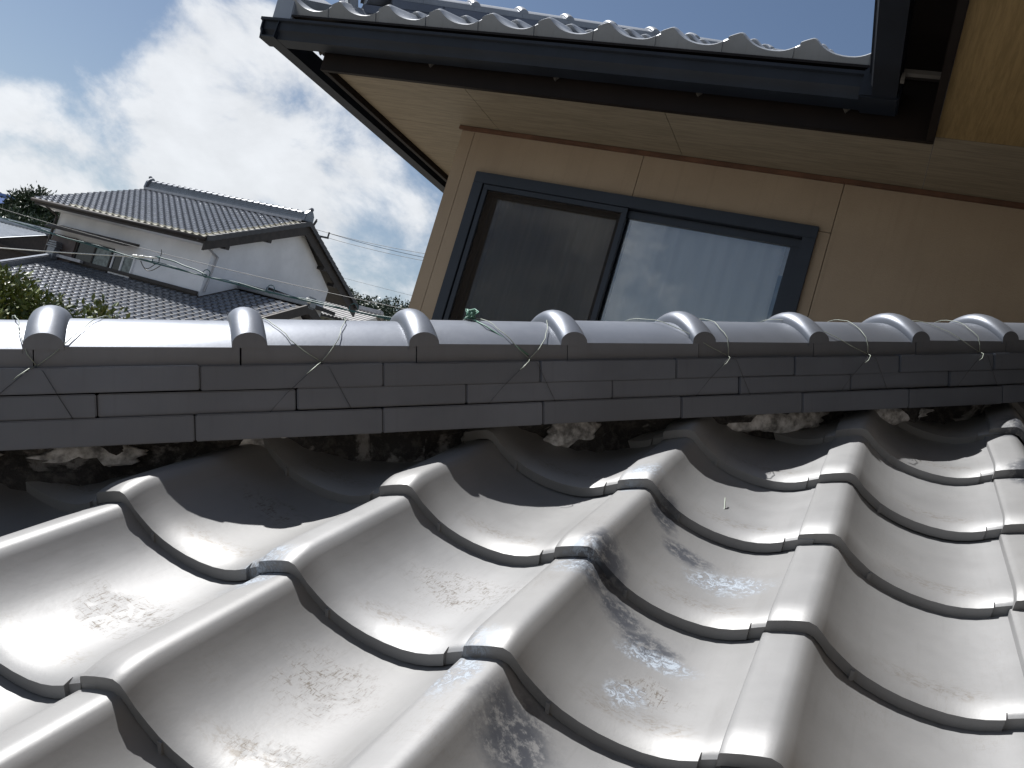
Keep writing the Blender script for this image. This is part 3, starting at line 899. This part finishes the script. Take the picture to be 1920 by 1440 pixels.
MB().box(NWL+.13, NWX-.13, NWR-.13, NWR-.01, GZ, 3.3).build('rear_wall', M['plaster'], nb)
def nz(y): return NEZ + (y-NEY)*NT_
nr = MB()
nr.prism([(NXL, NEY+.05, nz(NEY+.05)-.05), (NXR, NEY+.05, nz(NEY+.05)-.05), (NXR, NRY, NRZ-.05), (NXL, NRY, NRZ-.05)], (0, 0, -.08))
nr.prism([(NXL, NRY+.002, NRZ-.05), (NXR, NRY+.002, NRZ-.05), (NXR, 25.0, NRZ-.05-(25-NRY)*NT_), (NXL, 25.0, NRZ-.05-(25-NRY)*NT_)], (0, 0, -.08))
nroof = nr.build('gable_roof', M['timber'], nb)
lo_me = mesh_bm('tile', tile_bm(lo=True), M['far_tile'], auto=40)
lo_edge = mesh_bm('edge_tile', tile_bm(lo=True), M['far_edge'], auto=40)
SLN = math.atan(NT_)
def nb_mat(ox, oy, oz, i, j):
    return Matrix.Translation((ox, oy, oz)) @ Matrix.Rotation(SLN, 4, 'X') @ Matrix.Translation((j*TW, i*TL, 0)) @ Matrix.Rotation(R(random.uniform(-1, 1)), 4, 'Y') @ Matrix.Rotation(R(random.uniform(-.8, .8)), 4, 'X')
ncol = int((NXR-NXL)/TW); nrow = int((NRY-NEY)/math.cos(SLN)/TL)
cells = [(i, j) for i in range(nrow) for j in range(ncol)]
cells.sort(key=lambda c: -(c[1]*1.0 - c[0]*.55))            # nearest first: right-hand, lower tiles
rest = bmesh.new()
for n_, (i, j) in enumerate(cells):
    mw = nb_mat(NXL, NEY, NEZ, i, j)
    if n_ < 290:
        ed = j == ncol-1 or i == 0
        link('edge_tile' if ed else 'tile', lo_edge if ed else lo_me, nroof, mw)
    else:
        t0 = len(rest.verts)
        rest.from_mesh(lo_edge if False else lo_me); rest.verts.ensure_lookup_table()
        for q in rest.verts[t0:]: q.co = mw @ q.co
link('tile_field', mesh_bm('tile_field', rest, M['far_tile'], auto=40), nroof, kind='stuff')
# ridge of the gable roof
rc = MB()
RX0, RX1 = NXL+.02, NXR-.25
rc.box(RX0, RX1, NRY-.16, NRY+.16, NRZ-.06, NRZ+.03)
nridge = rc.build('roof_ridge', M['far_tile'], nb)
MB().box(RX0, RX1, NRY-.22, NRY-.161, NRZ-.10, NRZ-.02).build('ridge_flashing', M['grey_board'], nridge)
for q in range(3):
    MB().box(RX0+.01, RX1-.01, NRY-.15+.012*q, NRY+.15-.012*q, NRZ+.035+.055*q, NRZ+.078+.055*q).build('ridge_course', M['far_tile'], nridge)
cp = MB()
n_c = 9
seg = []
for k in range(n_c+1):
    a = math.pi*k/n_c
    seg.append((0, -.11*math.cos(a), .085*math.sin(a)))
cp.prism([(0.0, y, z) for _, y, z in seg], (.25, 0, 0)); cp.prism([(-.015, y*1.22, z*1.28) for _, y, z in seg], (.05, 0, 0))
cpm = cp.mesh('ridge_cap', M['far_tile'], auto=40)
for k in range(int((RX1-RX0)/.262)):
    link('ridge_cap', cpm, nridge, Matrix.Translation((RX0+.05+k*.262, NRY, NRZ+.205)))
for xx, sg in ((RX0-.03, -1), (RX1+.02, 1)):
    e_ = MB()
    e_.prism([(xx, NRY-.24, NRZ-.05), (xx, NRY+.24, NRZ-.05), (xx, NRY+.20, NRZ+.22), (xx, NRY+.10, NRZ+.33), (xx, NRY, NRZ+.40), (xx, NRY-.10, NRZ+.33), (xx, NRY-.20, NRZ+.22)], (.12, 0, 0))
    e_.tube([(xx-.02, NRY, NRZ+.32), (xx+.10*sg+.03, NRY, NRZ+.42)], .07, 8)
    e_.build('ridge_end_tile', M['far_tile'], nridge, bevel=.02)
# verges, barge boards, eave gutter
for (y1, z1_, nm) in ((NEY, NEZ, 'barge_board'), (25.05, NRZ-(25.05-NRY)*NT_, 'barge_board')):
    b_ = MB().prism([(NXR-.14, NRY, NRZ-.14), (NXR-.14, y1, z1_-.14), (NXR-.14, y1, z1_-.42), (NXR-.14, NRY, NRZ-.46)], (.06, 0, 0))
    b_.build(nm, M['timber'], nb)
    # verge tiles seen from the gable side
    n_v = 17
    for k in range(n_v):
        f0, f1 = k/n_v, (k+1)/n_v
        ya, yb = NRY+(y1-NRY)*f0, NRY+(y1-NRY)*f1
        za, zb = NRZ+(z1_-NRZ)*f0, NRZ+(z1_-NRZ)*f1
        MB().prism([(NXR-.07, ya, za+.005), (NXR-.07, yb, zb+.025), (NXR-.07, yb, zb-.13), (NXR-.07, ya, za-.15)], (.075, 0, 0)).build('verge_tile', M['dark_verge'], nroof)
MB().box(NXL+.1, NXR-.15, NEY+.02, NEY+.05, NEZ-.22, NEZ-.04).build('fascia', M['timber'], nb)
MB().tube([(NXL, NEY-.03, NEZ-.10), (NXR-.1, NEY-.03, NEZ-.10)], .05, 8).build('gutter', M['timber'], nb, smooth=True)
MB().box(NXL+.1, NXR-.16, NEY+.055, NWY-.003, NEZ-.20, NEZ-.18).build('soffit', M['plaster'], nb)
for yb in (18.0, 19.6, 22.6, 23.4):
    zb = (NRZ-abs(yb-NRY)*NT_)-.52
    MB().box(NWX+.002, NXR-.085, yb-.08, yb+.08, zb, zb+.12).build('purlin_end', M['timber'], nb)
# windows of the front wall
def nwin(x0, x1, z0, z1, frame, nm, split=0):
    f = MB(); y = NWY
    t = .05
    f.box(x0, x1, y-.06, y-.002, z1-t, z1); f.box(x0, x1, y-.06, y-.002, z0, z0+t)
    f.box(x0, x0+t, y-.0595, y-.0025, z0+t, z1-t); f.box(x1-t, x1, y-.0595, y-.0025, z0+t, z1-t)
    if split: f.box(split-.03, split+.03, y-.0595, y-.0025, z0+t, z1-t)
    wv = f.build(nm, frame, nb)
    xs = [x0+t, split-.03, split+.03, x1-t] if split else [x0+t, x1-t]
    for k in range(0, len(xs), 2):
        MB().box(xs[k], xs[k+1], y-.03, y-.02, z0+t, z1-t).build('pane', M['dark_pane'] if not (split and k == 2) else M['pale_pane'], wv)
    return wv
M['dark_pane'] = plain('dark_window_glass', (0.02, 0.022, 0.026), 0.12)
M['pale_pane'] = plain('curtained_window_glass', (0.16, 0.19, 0.19), 0.2, 0, 0.3, 8)  # paler pane colour for the right half of split windows
M['shutter'] = plain('brown_shutter_box', (0.10, 0.075, 0.07), 0.6, 0, 0.2, 5)
nwin(-22.75, -21.20, 1.42, 2.30, M['timber'], 'window', -21.95)
nwin(-21.14, -20.25, 1.55, 2.20, M['plaster'], 'window', -20.72)
MB().box(-23.85, -22.78, NWY-.09, NWY-.003, 1.40, 2.32).build('shutter_box', M['shutter'], nb)
aw = MB().prism([(-23.75, NWY-.003, 2.62), (-23.75, NWY-.55, 2.47), (-23.75, NWY-.55, 2.41), (-23.75, NWY-.003, 2.54)], (3.45, 0, 0))
aw.build('window_canopy', M['timber'], nb)
MB().box(-24.0, NWX, NWY-.05, NWY-.001, 1.48, 1.60).build('wall_base_board', M['timber'], nb)
MB().tube([(NXR-.4, NEY+.0, NEZ-.12), (NWX+.05, NWY+.2, NEZ-.4), (NWX+.05, NWY+.1, 1.75)], .035, 6).build('downpipe', M['grey_board'], nb)
MB().tube([(NWL-.05, NEY, NEZ-.12), (NWL-.04, NWY-.06, NEZ-.35), (NWL-.04, NWY-.06, 1.4)], .045, 6).build('downpipe', M['timber'], nb)
# lower roof in front of the house and its wing
LX0, LX1, LRY = -23.4, -14.75, 19.15
def lz(y): return 1.62 + (y-NWY)*NT_
L0Y = 12.6
lr = MB()
lr.prism([(LX0, L0Y, lz(L0Y)-.05), (LX1, L0Y, lz(L0Y)-.05), (LX1, LRY, lz(LRY)-.05), (NWX+.002, LRY, lz(LRY)-.05), (NWX+.002, NWY-.004, lz(NWY)-.05), (LX0, NWY-.004, lz(NWY)-.05)], (0, 0, -.08))
lr.prism([(NWX+.002, LRY+.003, lz(LRY)-.05), (LX1, LRY+.003, lz(LRY)-.05), (LX1, LRY+2.6, lz(LRY-2.6)-.05), (NWX+.002, LRY+2.6, lz(LRY-2.6)-.05)], (0, 0, -.08))
lroof = lr.build('lower_roof', M['timber'], nb)
fld = bmesh.new()
lrow = int((LRY-L0Y)/math.cos(SLN)/TL); lcol = int((LX1-LX0)/TW)
for i in range(lrow):
    for j in range(lcol):
        y = L0Y + i*TL*math.cos(SLN); x = LX0 + j*TW
        if y > NWY-.25 and x < NWX: continue
        mw = nb_mat(LX0, L0Y, lz(L0Y), i, j)
        t0 = len(fld.verts); fld.from_mesh(lo_me); fld.verts.ensure_lookup_table()
        for q in fld.verts[t0:]: q.co = mw @ q.co
link('tile_field', mesh_bm('tile_field', fld, M['far_tile'], auto=40), lroof, kind='stuff')
MB().box(NWX+.1, LX1, LRY-.13, LRY+.13, lz(LRY)-.05, lz(LRY)+.13).build('wing_ridge', M['far_tile'], lroof, bevel=.02)
MB().prism([(LX1-.02, LRY, lz(LRY)+.05), (LX1-.02, L0Y, lz(L0Y)+.02), (LX1-.02, L0Y, lz(L0Y)-.24), (LX1-.02, LRY, lz(LRY)-.24)], (.07, 0, 0)).build('barge_board', M['timber'], lroof)
MB().prism([(LX1-.02, LRY+.002, lz(LRY)+.05), (LX1-.02, LRY+2.6, lz(LRY-2.6)+.02), (LX1-.02, LRY+2.6, lz(LRY-2.6)-.24), (LX1-.02, LRY+.002, lz(LRY)-.24)], (.07, 0, 0)).build('barge_board', M['timber'], lroof)
MB().box(LX1-.06, LX1+.10, LRY-.18, LRY+.18, lz(LRY)-.10, lz(LRY)+.24).build('ridge_end_tile', M['far_tile'], lroof, bevel=.05)
MB().prism([(LX1-.45, L0Y+1.0, GZ), (LX1-.45, LRY+2.2, GZ), (LX1-.45, LRY+2.2, lz(LRY-2.2)-.2), (LX1-.45, LRY, lz(LRY)-.2), (LX1-.45, L0Y+1.0, lz(L0Y+1.0)-.2)], (-.1, 0, 0)).build('wing_wall', M['plaster'], lroof)
MB().box(LX0+.4, LX1-.6, L0Y+1.0, L0Y+1.1, GZ, lz(L0Y+1.0)-.2).build('wing_wall', M['plaster'], lroof)
MB().box(LX0-.02, NWX, NWY-.10, NWY-.052, 1.60, 1.70).build('roof_flashing', M['timber'], lroof)
MB().box(LX0-.02, LX0+1.2, NWY-.22, NWY-.105, 1.61, 1.70).build('roof_flashing', M['grey_board'], lroof)
# verge ridge on the left edge of the lower roof
vr = MB().prism([(LX0-.14, NWY-.1, lz(NWY)+.12), (LX0-.14, L0Y, lz(L0Y)+.12), (LX0-.14, L0Y, lz(L0Y)-.12), (LX0-.14, NWY-.1, lz(NWY)-.12)], (.22, 0, 0))
vr.build('verge_ridge', M['far_tile'], lroof, bevel=.03)
ve = MB().box(LX0-.20, LX0+.14, NWY-.34, NWY-.14, 1.50, 1.86)
for q in range(3): ve.box(LX0-.26+.03*q, LX0+.20-.03*q, NWY-.36, NWY-.12, 1.87+.07*q, 1.92+.07*q)
ve.build('ridge_end_tile', M['far_tile'], lroof, bevel=.012)
MB().prism([(NWX+.003, 20.5, 2.62), (NWX+.003, 23.6, 2.72), (NWX+.003, 23.6, 2.60), (NWX+.003, 20.5, 2.48)], (.5, 0, -.06)).build('gable_canopy', M['timber'], nb)
MB().tube([(LX1+.15, LRY-.3, lz(LRY)+.16), (LX1+.15, LRY-.3, lz(LRY)+.02)], .10, 10, .05).build('white_insulator', M['porcelain'], nb, smooth=True)  # small round white insulator by the wing's ridge end, gives no light

# ------------------------------------------------------------------ further houses
def simple_house(name, label, x0, x1, y0, ez, depth, tilem, wallm, rise=.42, ridge_m=None, cw=.30):
    h = empty(name, ((x0+x1)/2, y0, GZ), label=label, cat='house', group='houses further off')
    MB().box(x0+.5, x1-.5, y0+.6, y0+depth*2-.6, GZ, ez+.1).build('wall', wallm, h)
    bm = MB(); n = int((x1-x0)/cw)
    for sgn in (1, -1):
        for k in range(n):
            xa = x0 + k*cw
            prof = [(0, 0), (.08, .07), (.16, .075), (.22, .02), (cw, 0)]
            for (a, ha), (b, hb) in zip(prof, prof[1:]):
                ya = y0 if sgn == 1 else y0+2*depth
                ym = y0+depth
                bm.quad((xa+a, ya, ez+ha), (xa+b, ya, ez+hb), (xa+b, ym, ez+depth*rise+hb), (xa+a, ym, ez+depth*rise+ha))
    rf = bm.build('roof', tilem, h, auto=40)
    MB().box(x0, x1, y0+depth-.2, y0+depth+.2, ez+depth*rise+.02, ez+depth*rise+.30).build('ridge', ridge_m or tilem, rf, bevel=.05)
    MB().box(x0+.1, x1-.1, y0+.05, y0+2*depth-.05, ez-.12, ez-.02).build('eave_board', M['timber'], rf)
    for xg in (x0+.5, x1-.6):
        MB().prism([(xg, y0+.6, ez+.1), (xg, y0+2*depth-.6, ez+.1), (xg, y0+depth, ez+depth*rise-.1)], (.1, 0, 0)).build('gable', wallm, h)
    return h
M['pale_tile'] = clay('pale_grey_roof_clay', (0.42, 0.41, 0.40), 0.45, 0.2)
M['blue_tile'] = clay('slate_blue_roof_clay', (0.30, 0.33, 0.37), 0.4, 0.2)
simple_house('distant_house', 'pale grey ribbed roof just right of the white house', -38.5, -29.8, 44.0, 4.35, 2.4, M['pale_tile'], M['plaster'], .45, M['grey_board'])
simple_house('distant_house', 'grey sloping roof with dark timber wall at the far left edge', -58.0, -41.0, 27.5, 2.3, 3.2, M['blue_tile'], M['timber'], .40)  # wall takes the dark timber colour
simple_house('distant_house', 'small blue metal roof before dark trees at far left', -66.0, -56.2, 37.5, 5.4, 2.2, M['blue_metal'], M['plaster'], .40)
# a ridge of another roof peeping out behind the wing
pr = empty('tiled_ridge', (-17.6, 24, GZ), label='low tiled ridge with yellowish caps beside the white house gable', cat='roof')
MB().box(-18.15, -15.0, 23.8, 24.2, 1.5, 2.30).build('ridge_wall', M['far_tile'], pr)
for k in range(8):
    MB().tube([(-17.95+k*.36, 24, 2.34), (-17.62+k*.36, 24, 2.34)], .13, 8).build('ridge_cap', plain('yellowed_clay', (0.42, 0.37, 0.24), 0.6) if k == 0 else bpy.data.materials['yellowed_clay'], pr, smooth=True)
MB().prism([(-18.25, 23.75, 2.05), (-18.25, 24.25, 2.05), (-18.25, 24.2, 2.45), (-18.25, 24, 2.60), (-18.25, 23.8, 2.45)], (.14, 0, 0)).build('ridge_end_tile', M['grey_board'], pr, bevel=.04)
MB().box(-18.0, -15.2, 23.9, 26.0, GZ, 1.6).build('wall', M['timber'], pr)

# ------------------------------------------------------------------ wires
cab = empty('cable_bundle', (-10, 9, 1.3), label='teal overhead cable bundle sagging in front of the white house', cat='cable')
def sag(x): return 1.288 + .0052*(x+9.0)**2
xs = [-26 + k*.6 for k in range(int(46/.6))]
MB().tube([(x, 9 + .004*math.sin(x*9), sag(x)) for x in xs], .0125, 6).build('cable', M['cable'], cab, smooth=True)
MB().tube([(x, 8.99 + .012*math.cos(x*5), sag(x)+.012+.014*math.sin(x*4.3)) for x in [-26+k*.15 for k in range(int(46/.15))]], .0065, 5).build('cable', M['cable'], cab, smooth=True)
MB().tube([(x, 9.0, sag(x)+.16-.02*math.cos(x*.4)) for x in xs], .0045, 5).build('messenger_wire', M['cable_black'], cab, smooth=True)
for xl in (-8.98, -10.02, -7.75, -6.3):
    MB().tube([(xl+.07*math.sin(a), 9, sag(xl)+.045+.06*math.cos(a)) for a in [k*.45 for k in range(15)]], .007, 5).build('cable_ring', M['cable'], cab, smooth=True)
MB().tube([(-10.3+.42*k/20, 8.98, sag(-10)-.02-.12*math.sin(math.pi*k/20)) for k in range(21)], .007, 5).build('cable_loop', M['cable_black'], cab, smooth=True)
MB().tube([(-10.26+.30*k/20, 8.95, sag(-10)-.02-.10*math.sin(math.pi*k/20)) for k in range(21)], .006, 5).build('cable_loop', M['cable_black'], cab, smooth=True)
MB().tube([(-9.98+1.05*k/14, 8.97, 1.40-.09*(k/14)**1.6-.005*math.sin(k)) for k in range(15)], .011, 6).build('cable_branch', M['cable'], cab, smooth=True)
ck = MB(); ck.tube([(-10.46, 8.96, 1.325), (-10.34, 8.96, 1.33)], .020, 6); ck.tube([(-10.33, 8.96, 1.335), (-9.97, 8.96, 1.375)], .012, 6); ck.tube([(-10.30, 8.95, 1.335), (-10.22, 8.95, 1.345)], .022, 6)
ck.build('wire_clamp', M['porcelain'], cab, smooth=True)
MB().tube([(-9.94, 8.98, 1.34), (-9.93, 8.98, 1.46), (-9.96, 8.98, 1.52)], .006, 5).build('hook', M['cable_black'], cab)
sv = MB().tube([(-10.45-.13*k*1.9, 9.0-.0*k, 1.318-.06*k*.62*(1-.006*k)) for k in range(46)], .0095, 5)
sv.build('service_wire', M['cable_white'], None, smooth=True, label='thin pale service wire meeting the cable bundle from the left', cat='cable')
up_ = empty('utility_pole', (-32.1, 40, GZ), label='dark utility pole top with cross-arm behind the white gable', cat='utility pole')
MB().tube([(-32.2, 40, GZ), (-32.2, 40, 8.8)], .16, 10, .11).build('pole', M['cable_black'], up_, smooth=True)
MB().tube([(-32.45, 40, 8.45), (-32.05, 40, 9.45)], .05, 6).build('brace', M['cable_black'], up_)
MB().tube([(-32.25, 40, 8.7), (-32.02, 40, 9.35)], .04, 6).build('brace', M['cable_black'], up_)
MB().box(-32.4, -30.85, 39.95, 40.05, 8.42, 8.52).build('cross_arm', M['cable_black'], up_)
for x_ in (-31.9, -30.9):
    MB().tube([(x_, 40, 8.52), (x_, 40, 8.82)], .05, 6).build('insulator', M['cable_black'], up_)
for n_, (z_, dz, yb) in enumerate(((8.82, .25, 40.0), (8.80, .02, 40.0), (8.50, .2, 40.1))):
    MB().tube([(-31.9+n_*.5+k*.9, yb, z_+dz*(k/10)+.5*((k/10.)-.75)**2-.28) for k in range(26)], .014, 5).build('power_line', M['cable_black'], None, smooth=True,
        label=('upper power line running right from the pole behind the gable', 'middle power line running right from the pole behind the gable', 'lowest power line running right from the pole behind the gable')[n_], cat='cable', group='power lines behind the house')
MB().tube([(-40+k*2.0, 52, 7.9+.002*(k-12)**2) for k in range(30)], .012, 5).build('power_line', M['cable_black'], None, smooth=True, label='faint lone wire low in the sky right of the white gable', cat='cable', group='power lines behind the house')

# ------------------------------------------------------------------ trees and hill
def leaf_crown(blobs, n, size, mat, seed, clump=9):
    """leaves as small bent quads spread through lumpy clusters"""
    rnd = random.Random(seed); vs, fs = [], []
    for (c_, r_) in blobs:
        m = int(n*r_**2/sum(b[1]**2 for b in blobs))
        twigs = max(6, m//clump)
        for _ in range(twigs):
            d = Vector((rnd.gauss(0, 1), rnd.gauss(0, 1), rnd.gauss(0, 1))).normalized()
            tip = Vector(c_) + d*r_*(rnd.uniform(.35, 1.0)**.5)*rnd.uniform(.75, 1.12)
            for _k in range(clump):
                ld = (d*.7 + Vector((rnd.gauss(0, 1), rnd.gauss(0, 1), rnd.gauss(0, .8)+.35))*.6).normalized()
                p = tip + Vector((rnd.gauss(0, 1), rnd.gauss(0, 1), rnd.gauss(0, 1)))*size*.7
                side = ld.cross(Vector((rnd.gauss(0, 1), rnd.gauss(0, 1), rnd.gauss(0, 1)))).normalized()
                up2 = ld.cross(side); L = size*rnd.uniform(.8, 1.3); Wd = L*.22
                b = len(vs)
                vs.extend([tuple(p), tuple(p+ld*L*.5+side*Wd+up2*L*.05), tuple(p+ld*L), tuple(p+ld*L*.5-side*Wd+up2*L*.05)])
                fs.append((b, b+1, b+2)); fs.append((b, b+2, b+3))
    me = bpy.data.meshes.new('crown'); me.from_pydata(vs, [], fs); me.materials.append(mat)
    return me
def tree(name, label, base, trunk_top, blobs, n, size, mat, seed, group=None, r=.12):
    t = empty(name, base, label=label, cat='tree', group=group)
    b = Vector(base); tp = Vector(trunk_top)
    mid = (b+tp)/2 + Vector((.1, .05, 0))
    tk = MB().tube([b, (b+mid)/2, mid, (mid+tp)/2+Vector((-.04, 0, 0)), tp], r, 8, r*.45)
    tk.build('trunk', M['bark'], t, smooth=True)
    lm = MB()
    for (c_, r_) in blobs:
        st = b + (tp-b)*random.uniform(.55, .95)
        lm.tube([st, (st+Vector(c_))/2+Vector((0, 0, .1*r_)), Vector(c_)], r*.4, 5, r*.08)
    lm.build('limb', M['bark'], t, smooth=True)
    link('crown', leaf_crown(blobs, n, size, mat, seed), t)
    return t
tree('evergreen_tree', 'glossy-leaved evergreen tree rising behind the left end of the ridge', (-10.0, 7.4, GZ), (-10.0, 7.4, -.7),
     [((-10.7, 7.3, .02), .50), ((-10.15, 7.5, -.02), .38), ((-9.55, 7.4, -.06), .30), ((-9.0, 7.5, .05), .34), ((-11.4, 7.6, -.05), .6), ((-8.55, 7.5, .02), .22), ((-10.3, 7.2, -.7), .8), ((-9.2, 7.3, -.6), .55), ((-11.2, 7.4, -.8), .8)], 17000, .10, M['leaf'], 3)
tree('dark_tree', 'tall dark tree beside the left eave of the white house', (-53.2, 38, GZ), (-53.2, 38, 5.0), [((-53.0, 38, 5.8), 1.25), ((-54.1, 38, 5.5), 1.2), ((-53.5, 38, 3.8), 2.2), ((-52.3, 38, 4.4), 1.5), ((-53.2, 38, 1.8), 2.8)], 26000, .27, M['leaf_far'], 5, 'dark trees at the far left', .3)
tree('dark_tree', 'broad dark tree behind the blue metal roof at far left', (-58.2, 42, GZ), (-58.2, 42, 5.0), [((-57.6, 42, 5.6), 1.6), ((-59.8, 42, 5.4), 1.7), ((-58.5, 42, 3.2), 3.0), ((-61.5, 42, 4.5), 2.2)], 26000, .27, M['leaf_far'], 6, 'dark trees at the far left', .3)
tree('dark_tree', 'shorter dark tree filling the gap left of the white house wall', (-49.6, 36, GZ), (-49.6, 36, 2.0), [((-49.2, 36, 3.0), 1.9), ((-50.8, 36, 3.2), 1.9), ((-48.0, 36, 1.2), 2.2), ((-50.0, 36, .6), 2.8), ((-46.5, 36, .8), 2.0)], 26000, .27, M['leaf_far'], 8, 'dark trees at the far left', .3)
hb = MB()
HN = 48
def hill_z(x, y):
    return GZ - .5 + 20.5*math.exp(-((x+118)/42.)**2 - ((y-165)/30.)**2) + 15.5*math.exp(-((x+185)/46.)**2 - ((y-160)/34.)**2) + 11*math.exp(-((x+82)/22.)**2 - ((y-165)/26.)**2)
for i in range(HN):
    for j in range(20):
        xa, xb = -300+i*280/HN, -300+(i+1)*280/HN
        ya, yb = 100+j*6, 106+j*6
        hb.quad((xa, ya, hill_z(xa, ya)), (xb, ya, hill_z(xb, ya)), (xb, yb, hill_z(xb, yb)), (xa, yb, hill_z(xa, yb)))
hb.build('hill', M['hill'], smooth=True, kind='structure', label='low wooded hill on the horizon')
rw = random.Random(11); bl = []
for _ in range(700):
    x = rw.uniform(-230, -66); y = rw.uniform(118, 168); z = hill_z(x, y)
    if z < GZ + 1.0: continue
    bl.append(((x, y, z+rw.uniform(.6, 2.2)), rw.uniform(1.6, 3.0)))
wood = bpy.data.objects.new('woodland', leaf_crown(bl, 240000, .62, M['leaf_far'], 21, 6))
COL.objects.link(wood); tag(wood, 'dark green woodland covering the distant hill', 'woodland', None, 'stuff')
bpy.context.view_layer.update()
